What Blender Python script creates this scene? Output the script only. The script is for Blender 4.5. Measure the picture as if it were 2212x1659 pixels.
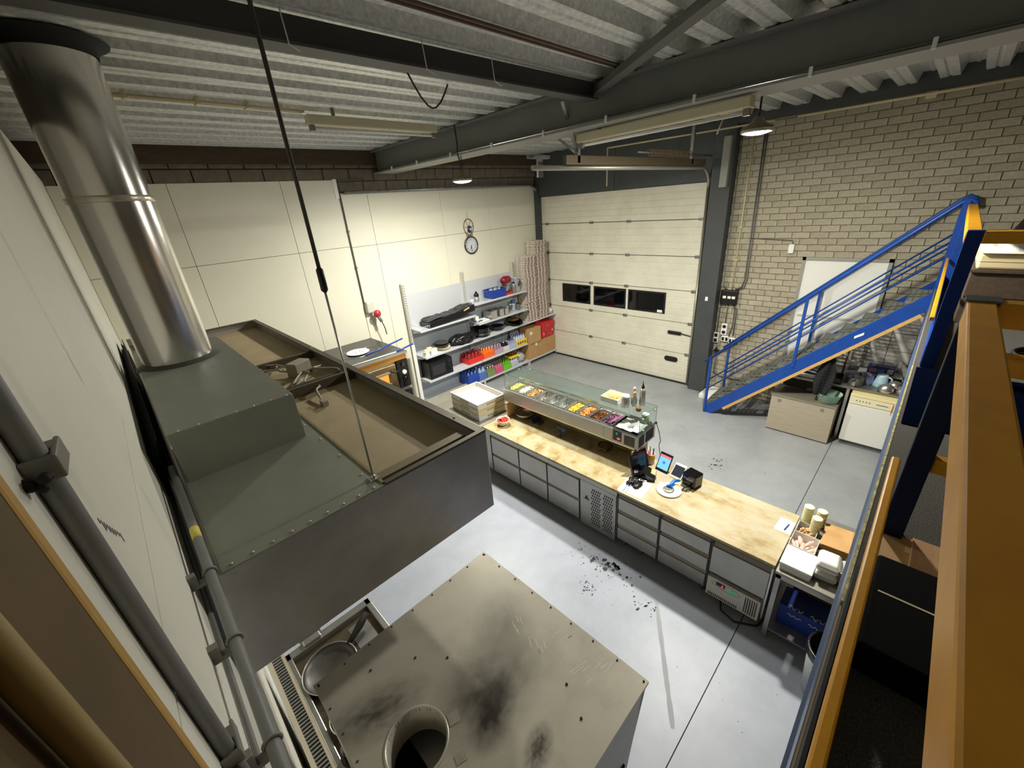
import bpy, bmesh, math, random
from math import sin, cos, pi, radians, sqrt
from mathutils import Vector, Matrix, noise
random.seed(11)
D = bpy.data; S = bpy.context.scene; COL = S.collection
for o in list(D.objects): D.objects.remove(o)

# ---------------------------------------------------------------- camera, world, exposure
cam = D.cameras.new('camera'); cam.sensor_fit = 'HORIZONTAL'; cam.sensor_width = 36; cam.lens = 14.2336
cam.clip_start = .02; cam.clip_end = 60
co = D.objects.new('camera', cam); COL.objects.link(co)
Rr = (0.70774669, -0.70260389, -0.07377261); Rd = (-0.33362993, -0.24036058, -0.91154696); Rf = (0.62272441, 0.66975698, -0.40452409)
co.matrix_world = Matrix(((Rr[0], -Rd[0], -Rf[0], 0), (Rr[1], -Rd[1], -Rf[1], 0), (Rr[2], -Rd[2], -Rf[2], 4.1), (0, 0, 0, 1)))
S.camera = co
W = D.worlds.new('world'); S.world = W; W.use_nodes = True
W.node_tree.nodes['Background'].inputs[0].default_value = (.5, .52, .55, 1); W.node_tree.nodes['Background'].inputs[1].default_value = .02
S.view_settings.view_transform = 'Standard'; S.view_settings.look = 'None'
S.view_settings.exposure = 0.0; S.view_settings.gamma = 1; S.view_settings.use_curve_mapping = False
S.cycles.max_bounces = 10; S.cycles.diffuse_bounces = 6; S.cycles.glossy_bounces = 4; S.cycles.transmission_bounces = 6
S.cycles.transparent_max_bounces = 12; S.cycles.caustics_reflective = False; S.cycles.caustics_refractive = False
S.cycles.sample_clamp_indirect = 6
LAMP = 1720.0          # radiance of the two high-bay lamp lenses

# ---------------------------------------------------------------- materials
def lin(c):
    return tuple(((v/255)/12.92 if v/255 <= .04045 else ((v/255+.055)/1.055)**2.4) for v in c)
MATS = {}
def mat(name, c, rough=.5, metal=0, var=None, bump=None, c2=None, emit=0, alpha=1, trans=0, spec=.5, stretch=None, coat=0, ramp=None):
    """principled with optional noise colour variation: var=(scale, lo, hi); c2 second colour; bump=(scale, strength)"""
    if name in MATS: return MATS[name]
    m = D.materials.new(name); m.use_nodes = True; MATS[name] = m
    n = m.node_tree.nodes; l = m.node_tree.links; p = n['Principled BSDF']
    col = lin(c); p.inputs['Base Color'].default_value = (*col, 1)
    p.inputs['Roughness'].default_value = rough; p.inputs['Metallic'].default_value = metal
    p.inputs['Specular IOR Level'].default_value = spec
    if trans: p.inputs['Transmission Weight'].default_value = trans; p.inputs['IOR'].default_value = 1.45
    if alpha < 1: p.inputs['Alpha'].default_value = alpha
    if coat: p.inputs['Coat Weight'].default_value = coat
    if emit:
        p.inputs['Emission Color'].default_value = (*col, 1); p.inputs['Emission Strength'].default_value = emit
    if var or bump:
        tc = n.new('ShaderNodeTexCoord'); mp = n.new('ShaderNodeMapping'); l.new(tc.outputs['Object'], mp.inputs['Vector'])
        if stretch: mp.inputs['Scale'].default_value = stretch
    if var:
        nz = n.new('ShaderNodeTexNoise'); nz.inputs['Scale'].default_value = var[0]; nz.inputs['Detail'].default_value = 6; nz.inputs['Roughness'].default_value = .65
        l.new(mp.outputs[0], nz.inputs['Vector'])
        cr = n.new('ShaderNodeValToRGB'); l.new(nz.outputs['Fac'], cr.inputs['Fac'])
        cr.color_ramp.elements[0].position = var[1]; cr.color_ramp.elements[1].position = var[2]
        cr.color_ramp.elements[0].color = (*lin(c2 or tuple(v*.85 for v in c)), 1); cr.color_ramp.elements[1].color = (*col, 1)
        if ramp:
            for pos, cc in ramp:
                e = cr.color_ramp.elements.new(pos); e.color = (*lin(cc), 1)
        l.new(cr.outputs['Color'], p.inputs['Base Color'])
    if bump:
        nb = n.new('ShaderNodeTexNoise'); nb.inputs['Scale'].default_value = bump[0]; nb.inputs['Detail'].default_value = 4
        l.new(mp.outputs[0], nb.inputs['Vector'])
        b = n.new('ShaderNodeBump'); b.inputs['Strength'].default_value = bump[1]; b.inputs['Distance'].default_value = .01
        l.new(nb.outputs['Fac'], b.inputs['Height']); l.new(b.outputs['Normal'], p.inputs['Normal'])
    return m

m_kfloor = mat('floor_paint_light', (168, 173, 185), .42, var=(3.2, .3, .62), c2=(156, 161, 173))
m_floor = mat('floor_paint_grey', (156, 159, 161), .4, var=(1.6, .3, .7), c2=(138, 141, 143), bump=(9, .03))
m_joint = mat('floor_joint', (52, 53, 55), .8)
m_stain = mat('floor_dirt', (70, 70, 72), .8)
m_panel = mat('wall_panel_cream', (228, 224, 205), .5, var=(.8, .3, .7), c2=(222, 218, 199))
m_panel2 = mat('wall_panel_white', (242, 240, 228), .5, var=(1.2, .3, .7), c2=(235, 233, 221))
m_seam = mat('panel_seam_dark', (120, 116, 100), .8)
m_block = mat('grey_block', (122, 113, 97), .9, var=(9, .3, .7), c2=(98, 90, 78), bump=(60, .35))
m_mortar = mat('mortar', (92, 86, 74), .95)
m_brick = [mat('sand_brick_%d' % i, c, .9, var=(14, .3, .7), c2=tuple(v*.88 for v in c), bump=(70, .3)) for i, c in enumerate(((180, 171, 148), (174, 165, 143), (184, 175, 152)))]
m_bmortar = mat('brick_mortar', (128, 120, 102), .95)
m_darkgrey = mat('anthracite_paint', (70, 73, 74), .55, var=(3, .3, .7), c2=(60, 63, 64))
m_beam = mat('beam_paint', (124, 125, 123), .5, var=(2, .3, .7), c2=(114, 115, 113))
m_black = mat('black_plastic', (16, 16, 18), .4)
m_blackmat = mat('black_matte', (14, 14, 15), .75)
m_wood_dark = mat('brown_board', (84, 68, 50), .8, var=(4, .3, .7), c2=(66, 53, 40), stretch=(1, 6, 6))
m_galv = mat('galvanised_deck', (244, 246, 242), .34, .25, var=(26, .35, .65), c2=(204, 206, 204), bump=(14, .06))
m_galvp = mat('galvanised_plain', (150, 152, 150), .4, .8, var=(18, .35, .65), c2=(120, 122, 120))
m_door = mat('door_white', (226, 221, 202), .5, var=(2.5, .3, .7), c2=(210, 205, 186))
m_glassblk = mat('dark_window_pane', (6, 7, 9), .05, 0, spec=.6)
m_steel = mat('stainless', (206, 205, 200), .3, .85, var=(3, .3, .7), c2=(180, 179, 174))
m_steelb = mat('brushed_stainless', (176, 174, 168), .4, .75, var=(2, .3, .7), c2=(162, 160, 154))
m_steeld = mat('stainless_front', (176, 174, 168), .4, .75, var=(3, .3, .7), c2=(160, 158, 152))
m_boxtop = mat('stainless_oven_top', (206, 200, 184), .36, .35, var=(2.4, .25, .75), c2=(166, 161, 148), ramp=[(.5, (198, 192, 176))])
def stains(m, spots):
    n = m.node_tree.nodes; l = m.node_tree.links; p = n['Principled BSDF']; src = p.inputs['Base Color'].links[0].from_socket
    tc = n.new('ShaderNodeTexCoord')
    for (cx, cy, ang, sx, sy, col, amt, ns) in spots:
        mp = n.new('ShaderNodeMapping'); mp.vector_type = 'TEXTURE'; mp.inputs['Location'].default_value = (cx, cy, 1.9); mp.inputs['Rotation'].default_value = (0, 0, ang); mp.inputs['Scale'].default_value = (sx, sy, 1)
        l.new(tc.outputs['Object'], mp.inputs['Vector']); g = n.new('ShaderNodeTexGradient'); g.gradient_type = 'SPHERICAL'; l.new(mp.outputs[0], g.inputs[0])
        nz = n.new('ShaderNodeTexNoise'); nz.inputs['Scale'].default_value = ns; nz.inputs['Detail'].default_value = 5; l.new(mp.outputs[0], nz.inputs['Vector'])
        mu = n.new('ShaderNodeMath'); mu.operation = 'MULTIPLY'; l.new(g.outputs['Fac'], mu.inputs[0]); l.new(nz.outputs['Fac'], mu.inputs[1])
        m2 = n.new('ShaderNodeMath'); m2.operation = 'MULTIPLY'; m2.use_clamp = True; m2.inputs[1].default_value = amt; l.new(mu.outputs[0], m2.inputs[0])
        mx = n.new('ShaderNodeMix'); mx.data_type = 'RGBA'; l.new(m2.outputs[0], mx.inputs['Factor']); l.new(src, mx.inputs[6]); mx.inputs[7].default_value = (*lin(col), 1); src = mx.outputs[2]
    l.new(src, p.inputs['Base Color'])
stains(m_boxtop, [(.03, -.05, .1, .34, .26, (100, 96, 88), 2.2, 2.5), (-.02, -.14, .5, .2, .12, (70, 66, 60), 2.6, 3), (-.42, .27, -.25, .3, .15, (96, 92, 84), 1.9, 4), (.02, -.4, .4, .12, .07, (96, 92, 84), 2.4, 4), (.3, .12, .8, .3, .2, (150, 146, 136), 1.8, 2)])
m_duct = mat('duct_steel', (214, 211, 204), .2, .9, bump=(2.2, .12))
m_hoodg = mat('hood_sheet_dusty', (146, 149, 136), .5, .15, var=(3, .3, .7), c2=(134, 137, 125))
m_hoodb = mat('hood_recess_dust', (172, 156, 122), .7, .0, var=(4, .3, .7), c2=(158, 142, 110))
m_hoodf = mat('hood_front_steel', (196, 194, 196), .3, .65, var=(2, .3, .7), c2=(160, 157, 155))
m_pipe = mat('grey_pvc', (128, 129, 127), .5, var=(8, .3, .7), c2=(118, 119, 117))
m_clamp = mat('grey_clamp', (128, 126, 118), .55)
m_ytape = mat('yellow_tape', (222, 204, 92), .6)
m_board = mat('wood_board', (206, 166, 92), .7, var=(5, .3, .7), c2=(180, 140, 72), stretch=(8, 8, 1))
m_ypipe = mat('cream_pipe', (172, 150, 96), .45)
m_blue = mat('blue_paint', (20, 72, 158), .38, var=(5, .3, .7), c2=(16, 62, 140))
m_blue_shade = mat('blue_paint_shaded', (10, 22, 52), .55, spec=.25)  # rail blue with the shade of the mezzanine posts put into the colour
m_yellow = mat('yellow_paint', (226, 162, 14), .45, var=(6, .3, .7), c2=(204, 140, 12))
m_timber = mat('pine_batten', (214, 174, 104), .6, var=(6, .3, .7), c2=(196, 152, 84), stretch=(8, 1, 8))
m_ply = mat('pale_plywood', (222, 196, 146), .6, var=(5, .3, .7), c2=(204, 174, 122))
m_carpet = mat('grey_carpet', (92, 88, 80), .95, var=(160, .35, .65), c2=(48, 46, 42), bump=(200, .6))
m_counter = mat('worn_counter_top', (184, 172, 138), .45, var=(5.5, .34, .58), c2=(148, 122, 74), ramp=[(.44, (172, 154, 110))])
m_laminate = mat('cream_counter_top', (186, 176, 148), .45, var=(5, .34, .56), c2=(158, 134, 88), stretch=(1, .5, 1), ramp=[(.42, (176, 158, 118))])
m_white = mat('white_plastic', (236, 235, 228), .4)
m_whitem = mat('white_enamel', (232, 231, 222), .35)
m_cream = mat('cream_plastic', (236, 226, 190), .45)
m_traybase = mat('tray_inside', (206, 198, 188), .5)
m_shelf = mat('shelf_white', (196, 198, 202), .4)
m_shelfg = mat('shelf_back_grey', (172, 180, 190), .5)
m_shelfst = mat('shelf_upright', (196, 195, 184), .45)
m_card = mat('cardboard', (190, 152, 102), .8, var=(6, .3, .7), c2=(176, 138, 90))
m_kraft = mat('kraft_paper', (206, 162, 106), .8, var=(4, .3, .7), c2=(190, 146, 92))
m_red = mat('red_bag', (196, 40, 46), .55)
m_redp = mat('red_plastic', (204, 26, 34), .35)
m_maroon = mat('maroon_enamel', (130, 22, 34), .3)
m_bluep = mat('blue_plastic', (26, 58, 150), .4)
m_blued = mat('dark_blue_plastic', (24, 40, 96), .45)
m_blueb = mat('bright_blue_plastic', (18, 108, 208), .4)
m_pan = mat('pan_coating', (54, 54, 54), .45, var=(7, .3, .7), c2=(34, 34, 34))
m_panin = mat('pan_worn', (98, 95, 88), .4, .3, var=(5, .3, .7), c2=(58, 56, 52))
m_blackgl = mat('black_enamel', (12, 12, 14), .14)
m_bag = mat('black_bag', (20, 20, 22), .3, bump=(22, .4))
def thinglass(name, c, refl=1.0):
    m = D.materials.new(name); m.use_nodes = True; n = m.node_tree.nodes; l = m.node_tree.links; n.remove(n['Principled BSDF'])
    t = n.new('ShaderNodeBsdfTransparent'); t.inputs[0].default_value = (*lin(c), 1); g = n.new('ShaderNodeBsdfGlossy'); g.inputs['Roughness'].default_value = .03
    lw = n.new('ShaderNodeLayerWeight'); pw = n.new('ShaderNodeMath'); pw.operation = 'POWER'; pw.inputs[1].default_value = 4; l.new(lw.outputs['Facing'], pw.inputs[0]); f = n.new('ShaderNodeMath'); f.operation = 'MULTIPLY_ADD'; f.inputs[1].default_value = .35; f.inputs[2].default_value = .015; l.new(pw.outputs[0], f.inputs[0]); mx = n.new('ShaderNodeMixShader'); l.new(f.outputs[0], mx.inputs[0]); l.new(t.outputs[0], mx.inputs[1]); l.new(g.outputs[0], mx.inputs[2]); l.new(mx.outputs[0], n['Material Output'].inputs[0])
    return m
m_glass = thinglass('glass_clear', (249, 253, 251))
m_wrap = mat('plastic_wrap', (236, 232, 222), .3, bump=(24, .7))
m_paper = mat('paper_white', (242, 242, 246), .7)
m_blueink = mat('ink_blue', (40, 70, 150), .6)
m_lens = mat('lamp_lens', (255, 252, 240), .5, emit=LAMP)
m_lampbody = mat('lamp_body', (120, 112, 80), .5)
m_tube = mat('fluorescent_unlit', (206, 198, 168), .45)
m_cable = mat('black_cable', (18, 18, 18), .6)
m_gcable = mat('grey_cable', (150, 142, 126), .6)
m_conduit = mat('cream_conduit', (206, 192, 152), .5)
m_dconduit = mat('grey_conduit', (92, 92, 88), .5)
m_brown = mat('brown_glass_bottle', (84, 48, 20), .2)
m_tile = mat('pale_tile', (228, 225, 218), .3, var=(3, .3, .7), c2=(218, 215, 208))
m_redled = mat('red_led', (255, 30, 50), .4, emit=3)
m_greenled = mat('green_led', (30, 160, 110), .4, emit=.4)
m_orange = mat('oven_glow', (250, 130, 50), .4, emit=1.1)
m_screen = mat('tablet_screen', (120, 196, 246), .3, emit=.75)
m_screenr = mat('tablet_screen_red', (250, 120, 130), .3, emit=.75)
m_dark = mat('dark_cavity', (8, 8, 8), .9)
m_amber = mat('oven_door_steel', (168, 150, 112), .3, .9, var=(4, .3, .7), c2=(132, 112, 78))
m_lam = mat('oak_laminate', (196, 152, 108), .55, var=(3, .3, .7), c2=(178, 132, 90), stretch=(2, 14, 1))

# ---------------------------------------------------------------- mesh helpers
class MB:
    def __init__(s): s.v = []; s.f = []; s.sm = []; s.mi = []; s.cur = 0
    def face(s, idx, sm=False): s.f.append(tuple(idx)); s.sm.append(sm); s.mi.append(s.cur)
    def add(s, vs):
        b = len(s.v); s.v += [Vector(v) for v in vs]; return b
    def box(s, x0, x1, y0, y1, z0, z1, M=None):
        vs = [Vector((x, y, z)) for z in (z0, z1) for y in (y0, y1) for x in (x0, x1)]
        if M: vs = [M @ v for v in vs]
        b = s.add(vs)
        for q in ((0, 2, 3, 1), (4, 5, 7, 6), (0, 1, 5, 4), (2, 6, 7, 3), (0, 4, 6, 2), (1, 3, 7, 5)): s.face([b+i for i in q])
        return s
    def hexa(s, vs):
        b = s.add(vs)
        for q in ((0, 2, 3, 1), (4, 5, 7, 6), (0, 1, 5, 4), (2, 6, 7, 3), (0, 4, 6, 2), (1, 3, 7, 5)): s.face([b+i for i in q])
        return s
    def bar(s, p, q, w, h, up=(0, 0, 1)):
        p, q = Vector(p), Vector(q); d = (q-p).normalized(); u = Vector(up); r = d.cross(u)
        if r.length < 1e-5: r = d.cross(Vector((1, 0, 0)))
        r.normalize(); u = r.cross(d).normalized()
        vs = []
        for c in (p, q):
            vs += [c-r*w/2-u*h/2, c+r*w/2-u*h/2, c-r*w/2+u*h/2, c+r*w/2+u*h/2]
        b = s.add(vs)
        for f in ((0, 1, 3, 2), (4, 6, 7, 5), (0, 4, 5, 1), (2, 3, 7, 6), (0, 2, 6, 4), (1, 5, 7, 3)): s.face([b+i for i in f])
        return s
    def tube(s, pts, r, n=10, closed=False, cap=True):
        pts = [Vector(p) for p in pts]; k = len(pts); rs = r if isinstance(r, (list, tuple)) else [r]*k
        t0 = (pts[1]-pts[0]).normalized(); a = t0.cross(Vector((0, 0, 1)))
        if a.length < 1e-3: a = t0.cross(Vector((1, 0, 0)))
        a.normalize(); b0 = len(s.v)
        for i, p in enumerate(pts):
            if closed: t = pts[(i+1) % k]-pts[i-1]
            else: t = pts[min(i+1, k-1)]-pts[max(i-1, 0)]
            t.normalize(); a = (a-t*a.dot(t)).normalized(); c = t.cross(a)
            for j in range(n):
                th = 2*pi*j/n; s.v.append(p+(a*cos(th)+c*sin(th))*rs[i])
        for i in range(k if closed else k-1):
            for j in range(n):
                i2 = (i+1) % k
                s.face((b0+i*n+j, b0+i*n+(j+1) % n, b0+i2*n+(j+1) % n, b0+i2*n+j), True)
        if cap and not closed:
            s.face([b0+j for j in reversed(range(n))]); s.face([b0+(k-1)*n+j for j in range(n)])
        return s
    def cyl(s, p, q, r0, r1=None, n=20): return s.tube([p, q], [r0, r0 if r1 is None else r1], n)
    def lathe(s, c, prof, n=24, axis='z', cap0=True, cap1=True, M=None):
        c = Vector(c); b0 = len(s.v); k = len(prof)
        for r, h in prof:
            for j in range(n):
                th = 2*pi*j/n; v = Vector((r*cos(th), r*sin(th), h))
                if axis == 'x': v = Vector((h, r*cos(th), r*sin(th)))
                if axis == 'y': v = Vector((r*sin(th), h, r*cos(th)))
                if M: v = M @ v
                s.v.append(c+v)
        for i in range(k-1):
            for j in range(n): s.face((b0+i*n+j, b0+i*n+(j+1) % n, b0+(i+1)*n+(j+1) % n, b0+(i+1)*n+j), True)
        if cap0 and prof[0][0] > 1e-6: s.face([b0+j for j in reversed(range(n))])
        if cap1 and prof[-1][0] > 1e-6: s.face([b0+(k-1)*n+j for j in range(n)])
        return s
    def prism(s, poly, a, b, axis='z'):
        """poly: 2-D points; axis z -> (x,y), x -> (y,z), y -> (x,z)"""
        def P(u, w, h): return (u, w, h) if axis == 'z' else ((h, u, w) if axis == 'x' else (u, h, w))
        n = len(poly); b0 = s.add([P(u, w, a) for u, w in poly]+[P(u, w, b) for u, w in poly])
        s.face([b0+i for i in reversed(range(n))]); s.face([b0+n+i for i in range(n)])
        for i in range(n): s.face((b0+i, b0+(i+1) % n, b0+n+(i+1) % n, b0+n+i))
        return s
    def rrect(s, x0, x1, y0, y1, z0, z1, r, n=4):
        pts = []
        for cx, cy, a in ((x1-r, y1-r, 0), (x0+r, y1-r, 90), (x0+r, y0+r, 180), (x1-r, y0+r, 270)):
            for i in range(n+1):
                t = radians(a+90*i/n); pts.append((cx+r*cos(t), cy+r*sin(t)))
        return s.prism(pts, z0, z1)
    def ico(s, c, r, sub=1, amp=0, seed=0, freq=3, rot=None):
        bm = bmesh.new(); bmesh.ops.create_icosphere(bm, subdivisions=sub, radius=1)
        c = Vector(c); r = Vector(r if isinstance(r, (tuple, list)) else (r, r, r))
        vs = []
        for v in bm.verts:
            p = v.co.copy(); d = 1+amp*noise.noise(p*freq+Vector((seed*7.3, seed*3.1, seed*1.7)))
            q = Vector((p.x*r.x, p.y*r.y, p.z*r.z))*d
            if rot: q = rot @ q
            vs.append(c+q)
        b = s.add(vs)
        for f in bm.faces: s.face([b+v.index for v in f.verts], True)
        bm.free(); return s
    def surf(s, fn, nu, nv):
        b = s.add([fn(i/nu, j/nv) for j in range(nv+1) for i in range(nu+1)])
        for j in range(nv):
            for i in range(nu): s.face((b+j*(nu+1)+i, b+j*(nu+1)+i+1, b+(j+1)*(nu+1)+i+1, b+(j+1)*(nu+1)+i), True)
        return s
    def mat(s, i): s.cur = i; return s
    def build(s, name, m, parent=None, bev=0, local=False, solid=0):
        off = Vector((0, 0, 0))
        if parent is not None and not local:
            p = parent
            while p is not None: off += p.location; p = p.parent
        me = D.meshes.new(name); me.from_pydata([v-off for v in s.v], [], s.f); me.update()
        me.polygons.foreach_set('use_smooth', s.sm)
        ms = m if isinstance(m, (list, tuple)) else [m]
        for x in ms: me.materials.append(x)
        if len(ms) > 1: me.polygons.foreach_set('material_index', [min(i, len(ms)-1) for i in s.mi])
        o = D.objects.new(name, me); COL.objects.link(o)
        if parent is not None: o.parent = parent
        if solid:
            sd = o.modifiers.new('solid', 'SOLIDIFY'); sd.thickness = solid; sd.offset = 0
        if bev:
            bv = o.modifiers.new('bevel', 'BEVEL'); bv.width = bev; bv.segments = 2; bv.limit_method = 'ANGLE'; bv.angle_limit = radians(50)
        return o
def bx(*b):
    m = MB(); m.box(*b); return m
def thing(name, label, cat, loc=(0, 0, 0), rz=0, group=None):
    o = D.objects.new(name, None); COL.objects.link(o); o.empty_display_size = .05
    o.location = loc; o.rotation_euler = (0, 0, rz); o['label'] = label; o['category'] = cat
    if group: o['group'] = group
    return o
def tag(o, label, cat, group=None, kind=None):
    o['label'] = label; o['category'] = cat
    if group: o['group'] = group
    if kind: o['kind'] = kind
    return o
def struct(o, label, cat): return tag(o, label, cat, kind='structure')
def dup(root, loc=None, rz=None, label=None, group=None):
    r = root.copy(); COL.objects.link(r)
    if loc is not None: r.location = loc
    if rz is not None: r.rotation_euler = (0, 0, rz)
    if label: r['label'] = label
    if group: r['group'] = group
    for ch in list(root.children):
        c = ch.copy(); COL.objects.link(c); c.parent = r
        for g in ch.children:
            d = g.copy(); COL.objects.link(d); d.parent = c
    return r
def text(body, size, M, m, name, parent, ext=.0006):
    cu = D.curves.new(name, 'FONT'); cu.body = body; cu.size = size; cu.extrude = ext; cu.align_x = 'CENTER'; cu.align_y = 'CENTER'
    tmp = D.objects.new(name, cu); COL.objects.link(tmp); bpy.context.view_layer.update(); me = D.meshes.new_from_object(tmp.evaluated_get(bpy.context.evaluated_depsgraph_get())); D.objects.remove(tmp)
    me.materials.clear(); me.materials.append(m); o = D.objects.new(name, me); COL.objects.link(o)
    if parent: o.parent = parent
    o.matrix_local = M; return o
def copypart(o, loc, parent):
    c = o.copy(); c.location = loc; c.parent = parent; COL.objects.link(c); return c
def arc(c, r, a0, a1, n, plane='xz'):
    out = []
    for i in range(n+1):
        t = radians(a0+(a1-a0)*i/n); u, w = r*cos(t), r*sin(t)
        out.append((c[0]+u, c[1], c[2]+w) if plane == 'xz' else ((c[0], c[1]+u, c[2]+w) if plane == 'yz' else (c[0]+u, c[1]+w, c[2])))
    return out

XD, YB, XL, ZC = 8.74, 7.8, -.155, 5.17
# ================================================================ ROOM
fl = struct(bx(-.6, 9, -6, 8.2, -.3, -.012).build('floor', m_joint), 'painted concrete floor, pale in the kitchen and grey beyond the counter', 'floor')
for (a, b, c, d, m) in ((-.3, 3.9, .556, 7.9, m_kfloor), (-.3, 3.9, -5.2, .548, m_kfloor), (3.9, 8.9, .556, 7.9, m_floor), (3.9, 8.9, -5.2, .548, m_floor)):
    bx(a, b, c, d, -.012, 0).build('floor_slab', m, fl)
st = MB()
def blotch(x, y, r, sx=1, sy=1, n=9):
    b = st.add([(x+cos(2*pi*i/n)*r*sx*random.uniform(.5, 1.2), y+sin(2*pi*i/n)*r*sy*random.uniform(.5, 1.2), .0012) for i in range(n)]); st.face(range(b, b+n))
for i in range(60): blotch(3.12+random.gauss(0, .1), 2.1+random.gauss(0, .25), random.uniform(.003, .012))
for i in range(26): blotch(3.18+random.gauss(0, .07), 1.9+random.gauss(0, .14), random.uniform(.01, .035))
for i in range(26): blotch(2.75+random.gauss(0, .05), 1.95+random.gauss(0, .1), random.uniform(.004, .014))
for i in range(26): blotch(2.95+random.gauss(0, .06), 1.35+random.gauss(0, .08), random.uniform(.004, .014))
for i in range(40): blotch(random.uniform(1.5, 3.3), random.uniform(-.2, 3), random.uniform(.002, .006))
for i in range(40): blotch(random.uniform(4.6, 8.3), random.uniform(.8, 6.6), random.uniform(.004, .013))
for i in range(16): blotch(6.0+random.gauss(0, .09), 1.75+random.gauss(0, .05), random.uniform(.01, .025))
blotch(1.98, .3, .03, 1.4, .7); blotch(2.02, .27, .02)
o = st.build('floor_stain', m_stain, fl); o['kind'] = 'stuff'
tr = MB(); p0, p1 = Vector((3.14, 1.32, .0008)), Vector((2.1, .63, .0008)); nn = 30
for i in range(nn):
    a, b = p0.lerp(p1, i/nn), p0.lerp(p1, (i+1)/nn); d = (p1-p0).cross(Vector((0, 0, 1))).normalized()*random.uniform(.016, .024)
    k = tr.add([a-d, a+d, b+d, b-d]); tr.face(range(k, k+4))
o = tr.build('tape_residue', mat('tape_residue', (160, 163, 168), .7), fl); o['kind'] = 'stuff'

# left wall (runs beside the camera) : sandwich panels with thin joints
wl = struct(bx(XL-.2, XL-.03, -5.2, 7.9, 0, 4.7).build('wall_left', m_seam), 'cream sandwich panel wall running close past the camera', 'wall')
for (a, b, c, d) in ((2.378, 4.1, 0, 4.76), (4.104, 5.9, 0, 4.76), (5.904, 7.8, 0, 4.76), (-5, 2.37, 3.372, 4.9), (-5, 2.37, 0, 3.364)):
    bx(XL-.05, XL, a, b, c, d).build('wall_panel', m_panel2, wl, bev=.002)
sc = MB()
for i in range(9): sc.box(XL-.001, XL+.0004, .95+i*.012, .957+i*.012, 3.62-i*.012+random.uniform(-.01, .01), 3.64-i*.012)
sc.build('scuff_mark', m_stain, wl)
bx(-.9, -.75, -5.2, 7.9, 4.3, 5.4).build('upper_wall', m_mortar, wl)

# back wall
wb = struct(bx(-.8, 9, YB+.06, YB+.3, 0, 5.4).build('wall_back', m_mortar), 'back wall of cream panels under a band of grey blocks', 'wall')
seams = [XL, 1.02, 2.5, 3.42]
for i in range(3):
    for (z0, z1) in ((0, 3.597), (3.603, 4.715)):
        bx(seams[i]+.003, seams[i+1]-.003, YB, YB+.06, z0, z1).build('wall_panel', m_panel, wb, bev=.002)
seams = [3.425, 3.96, 5.6, 6.95, 8.74]
for i in range(4):
    for (z0, z1) in ((0, 3.577), (3.583, 4.5)):
        bx(seams[i]+.003, seams[i+1]-.003, YB, YB+.06, z0, z1).build('wall_panel', m_panel, wb, bev=.002)
bx(3.36, 3.43, YB-.012, YB, 4.42, 4.73).build('panel_edge_strip', m_white, wb)
blk = bx(.006, .462, 0, .05, .006, .194).build('wall_block', m_block, wb, bev=.01); first = True
for r, z in enumerate((4.495, 4.695, 4.895)):
    x = -.75-(.23 if r % 2 else 0)
    while x < 8.6:
        if first: blk.location = (x, YB+.012, z); first = False
        else: copypart(blk, (x, YB+.012, z), wb)
        x += .468
tp = struct(bx(-.8, 8.74, YB-.02, YB+.05, 4.955, 5.25).build('trim_1', m_wood_dark), 'dark brown timber plate under the roof deck on the back wall', 'timber plate')

# right wall (brick, roller door)
wr = struct(bx(XD+.02, XD+.3, -5.2, 8, 0, 5.6).build('wall_right', m_bmortar), 'sand coloured brick wall behind the stairs and around the roller door', 'wall')
cand = []
bh, bl = .103, .262
r = 0; z = 0.0
while z < 5.15:
    y = 3.1-(bl/2 if r % 2 else 0)
    while y > -1.3:
        if not (y < 1.6 and y-bl > .6 and z < 2.78) and not (y < .54 and .95 < z < 1.95 and y-bl > -.33):
            cand.append((y, z))
        y -= bl
    z += bh; r += 1
camp = Vector((0, 0, 4.1))
cand.sort(key=lambda c: (0 if (-.2 < c[0] < 3.0 and c[1] > 2.2) else 1, (Vector((XD, c[0], c[1]))-camp).length))
bp = [bx(0, .022, -(bl-.012), 0, .006, bh-.005).build('brick', m_brick[i], wr) for i in range(3)]
for i in range(3): bp[i].location = (XD, *cand[i])
for i, (y, z) in enumerate(cand[3:298]):
    copypart(bp[random.randrange(3)], (XD+random.uniform(0, .004), y, z), wr)
rest = MB()
for (y, z) in cand[298:]:
    rest.mat(random.randrange(3)); dx = random.uniform(0, .004); rest.box(XD+dx, XD+.024+dx, y-(bl-.012), y, z+.006, z+bh-.005)
o = rest.build('brick_field', m_brick, wr); o['kind'] = 'stuff'
bx(XD+.001, XD+.04, -5.2, -1.3, 0, 5.2).build('plain_brickwork', m_brick[1], wr)

struct(bx(-.9, 9, -5.4, -5.2, 0, 5.4).build('wall_front', m_block), 'grey block wall behind the mezzanine', 'wall')

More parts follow.
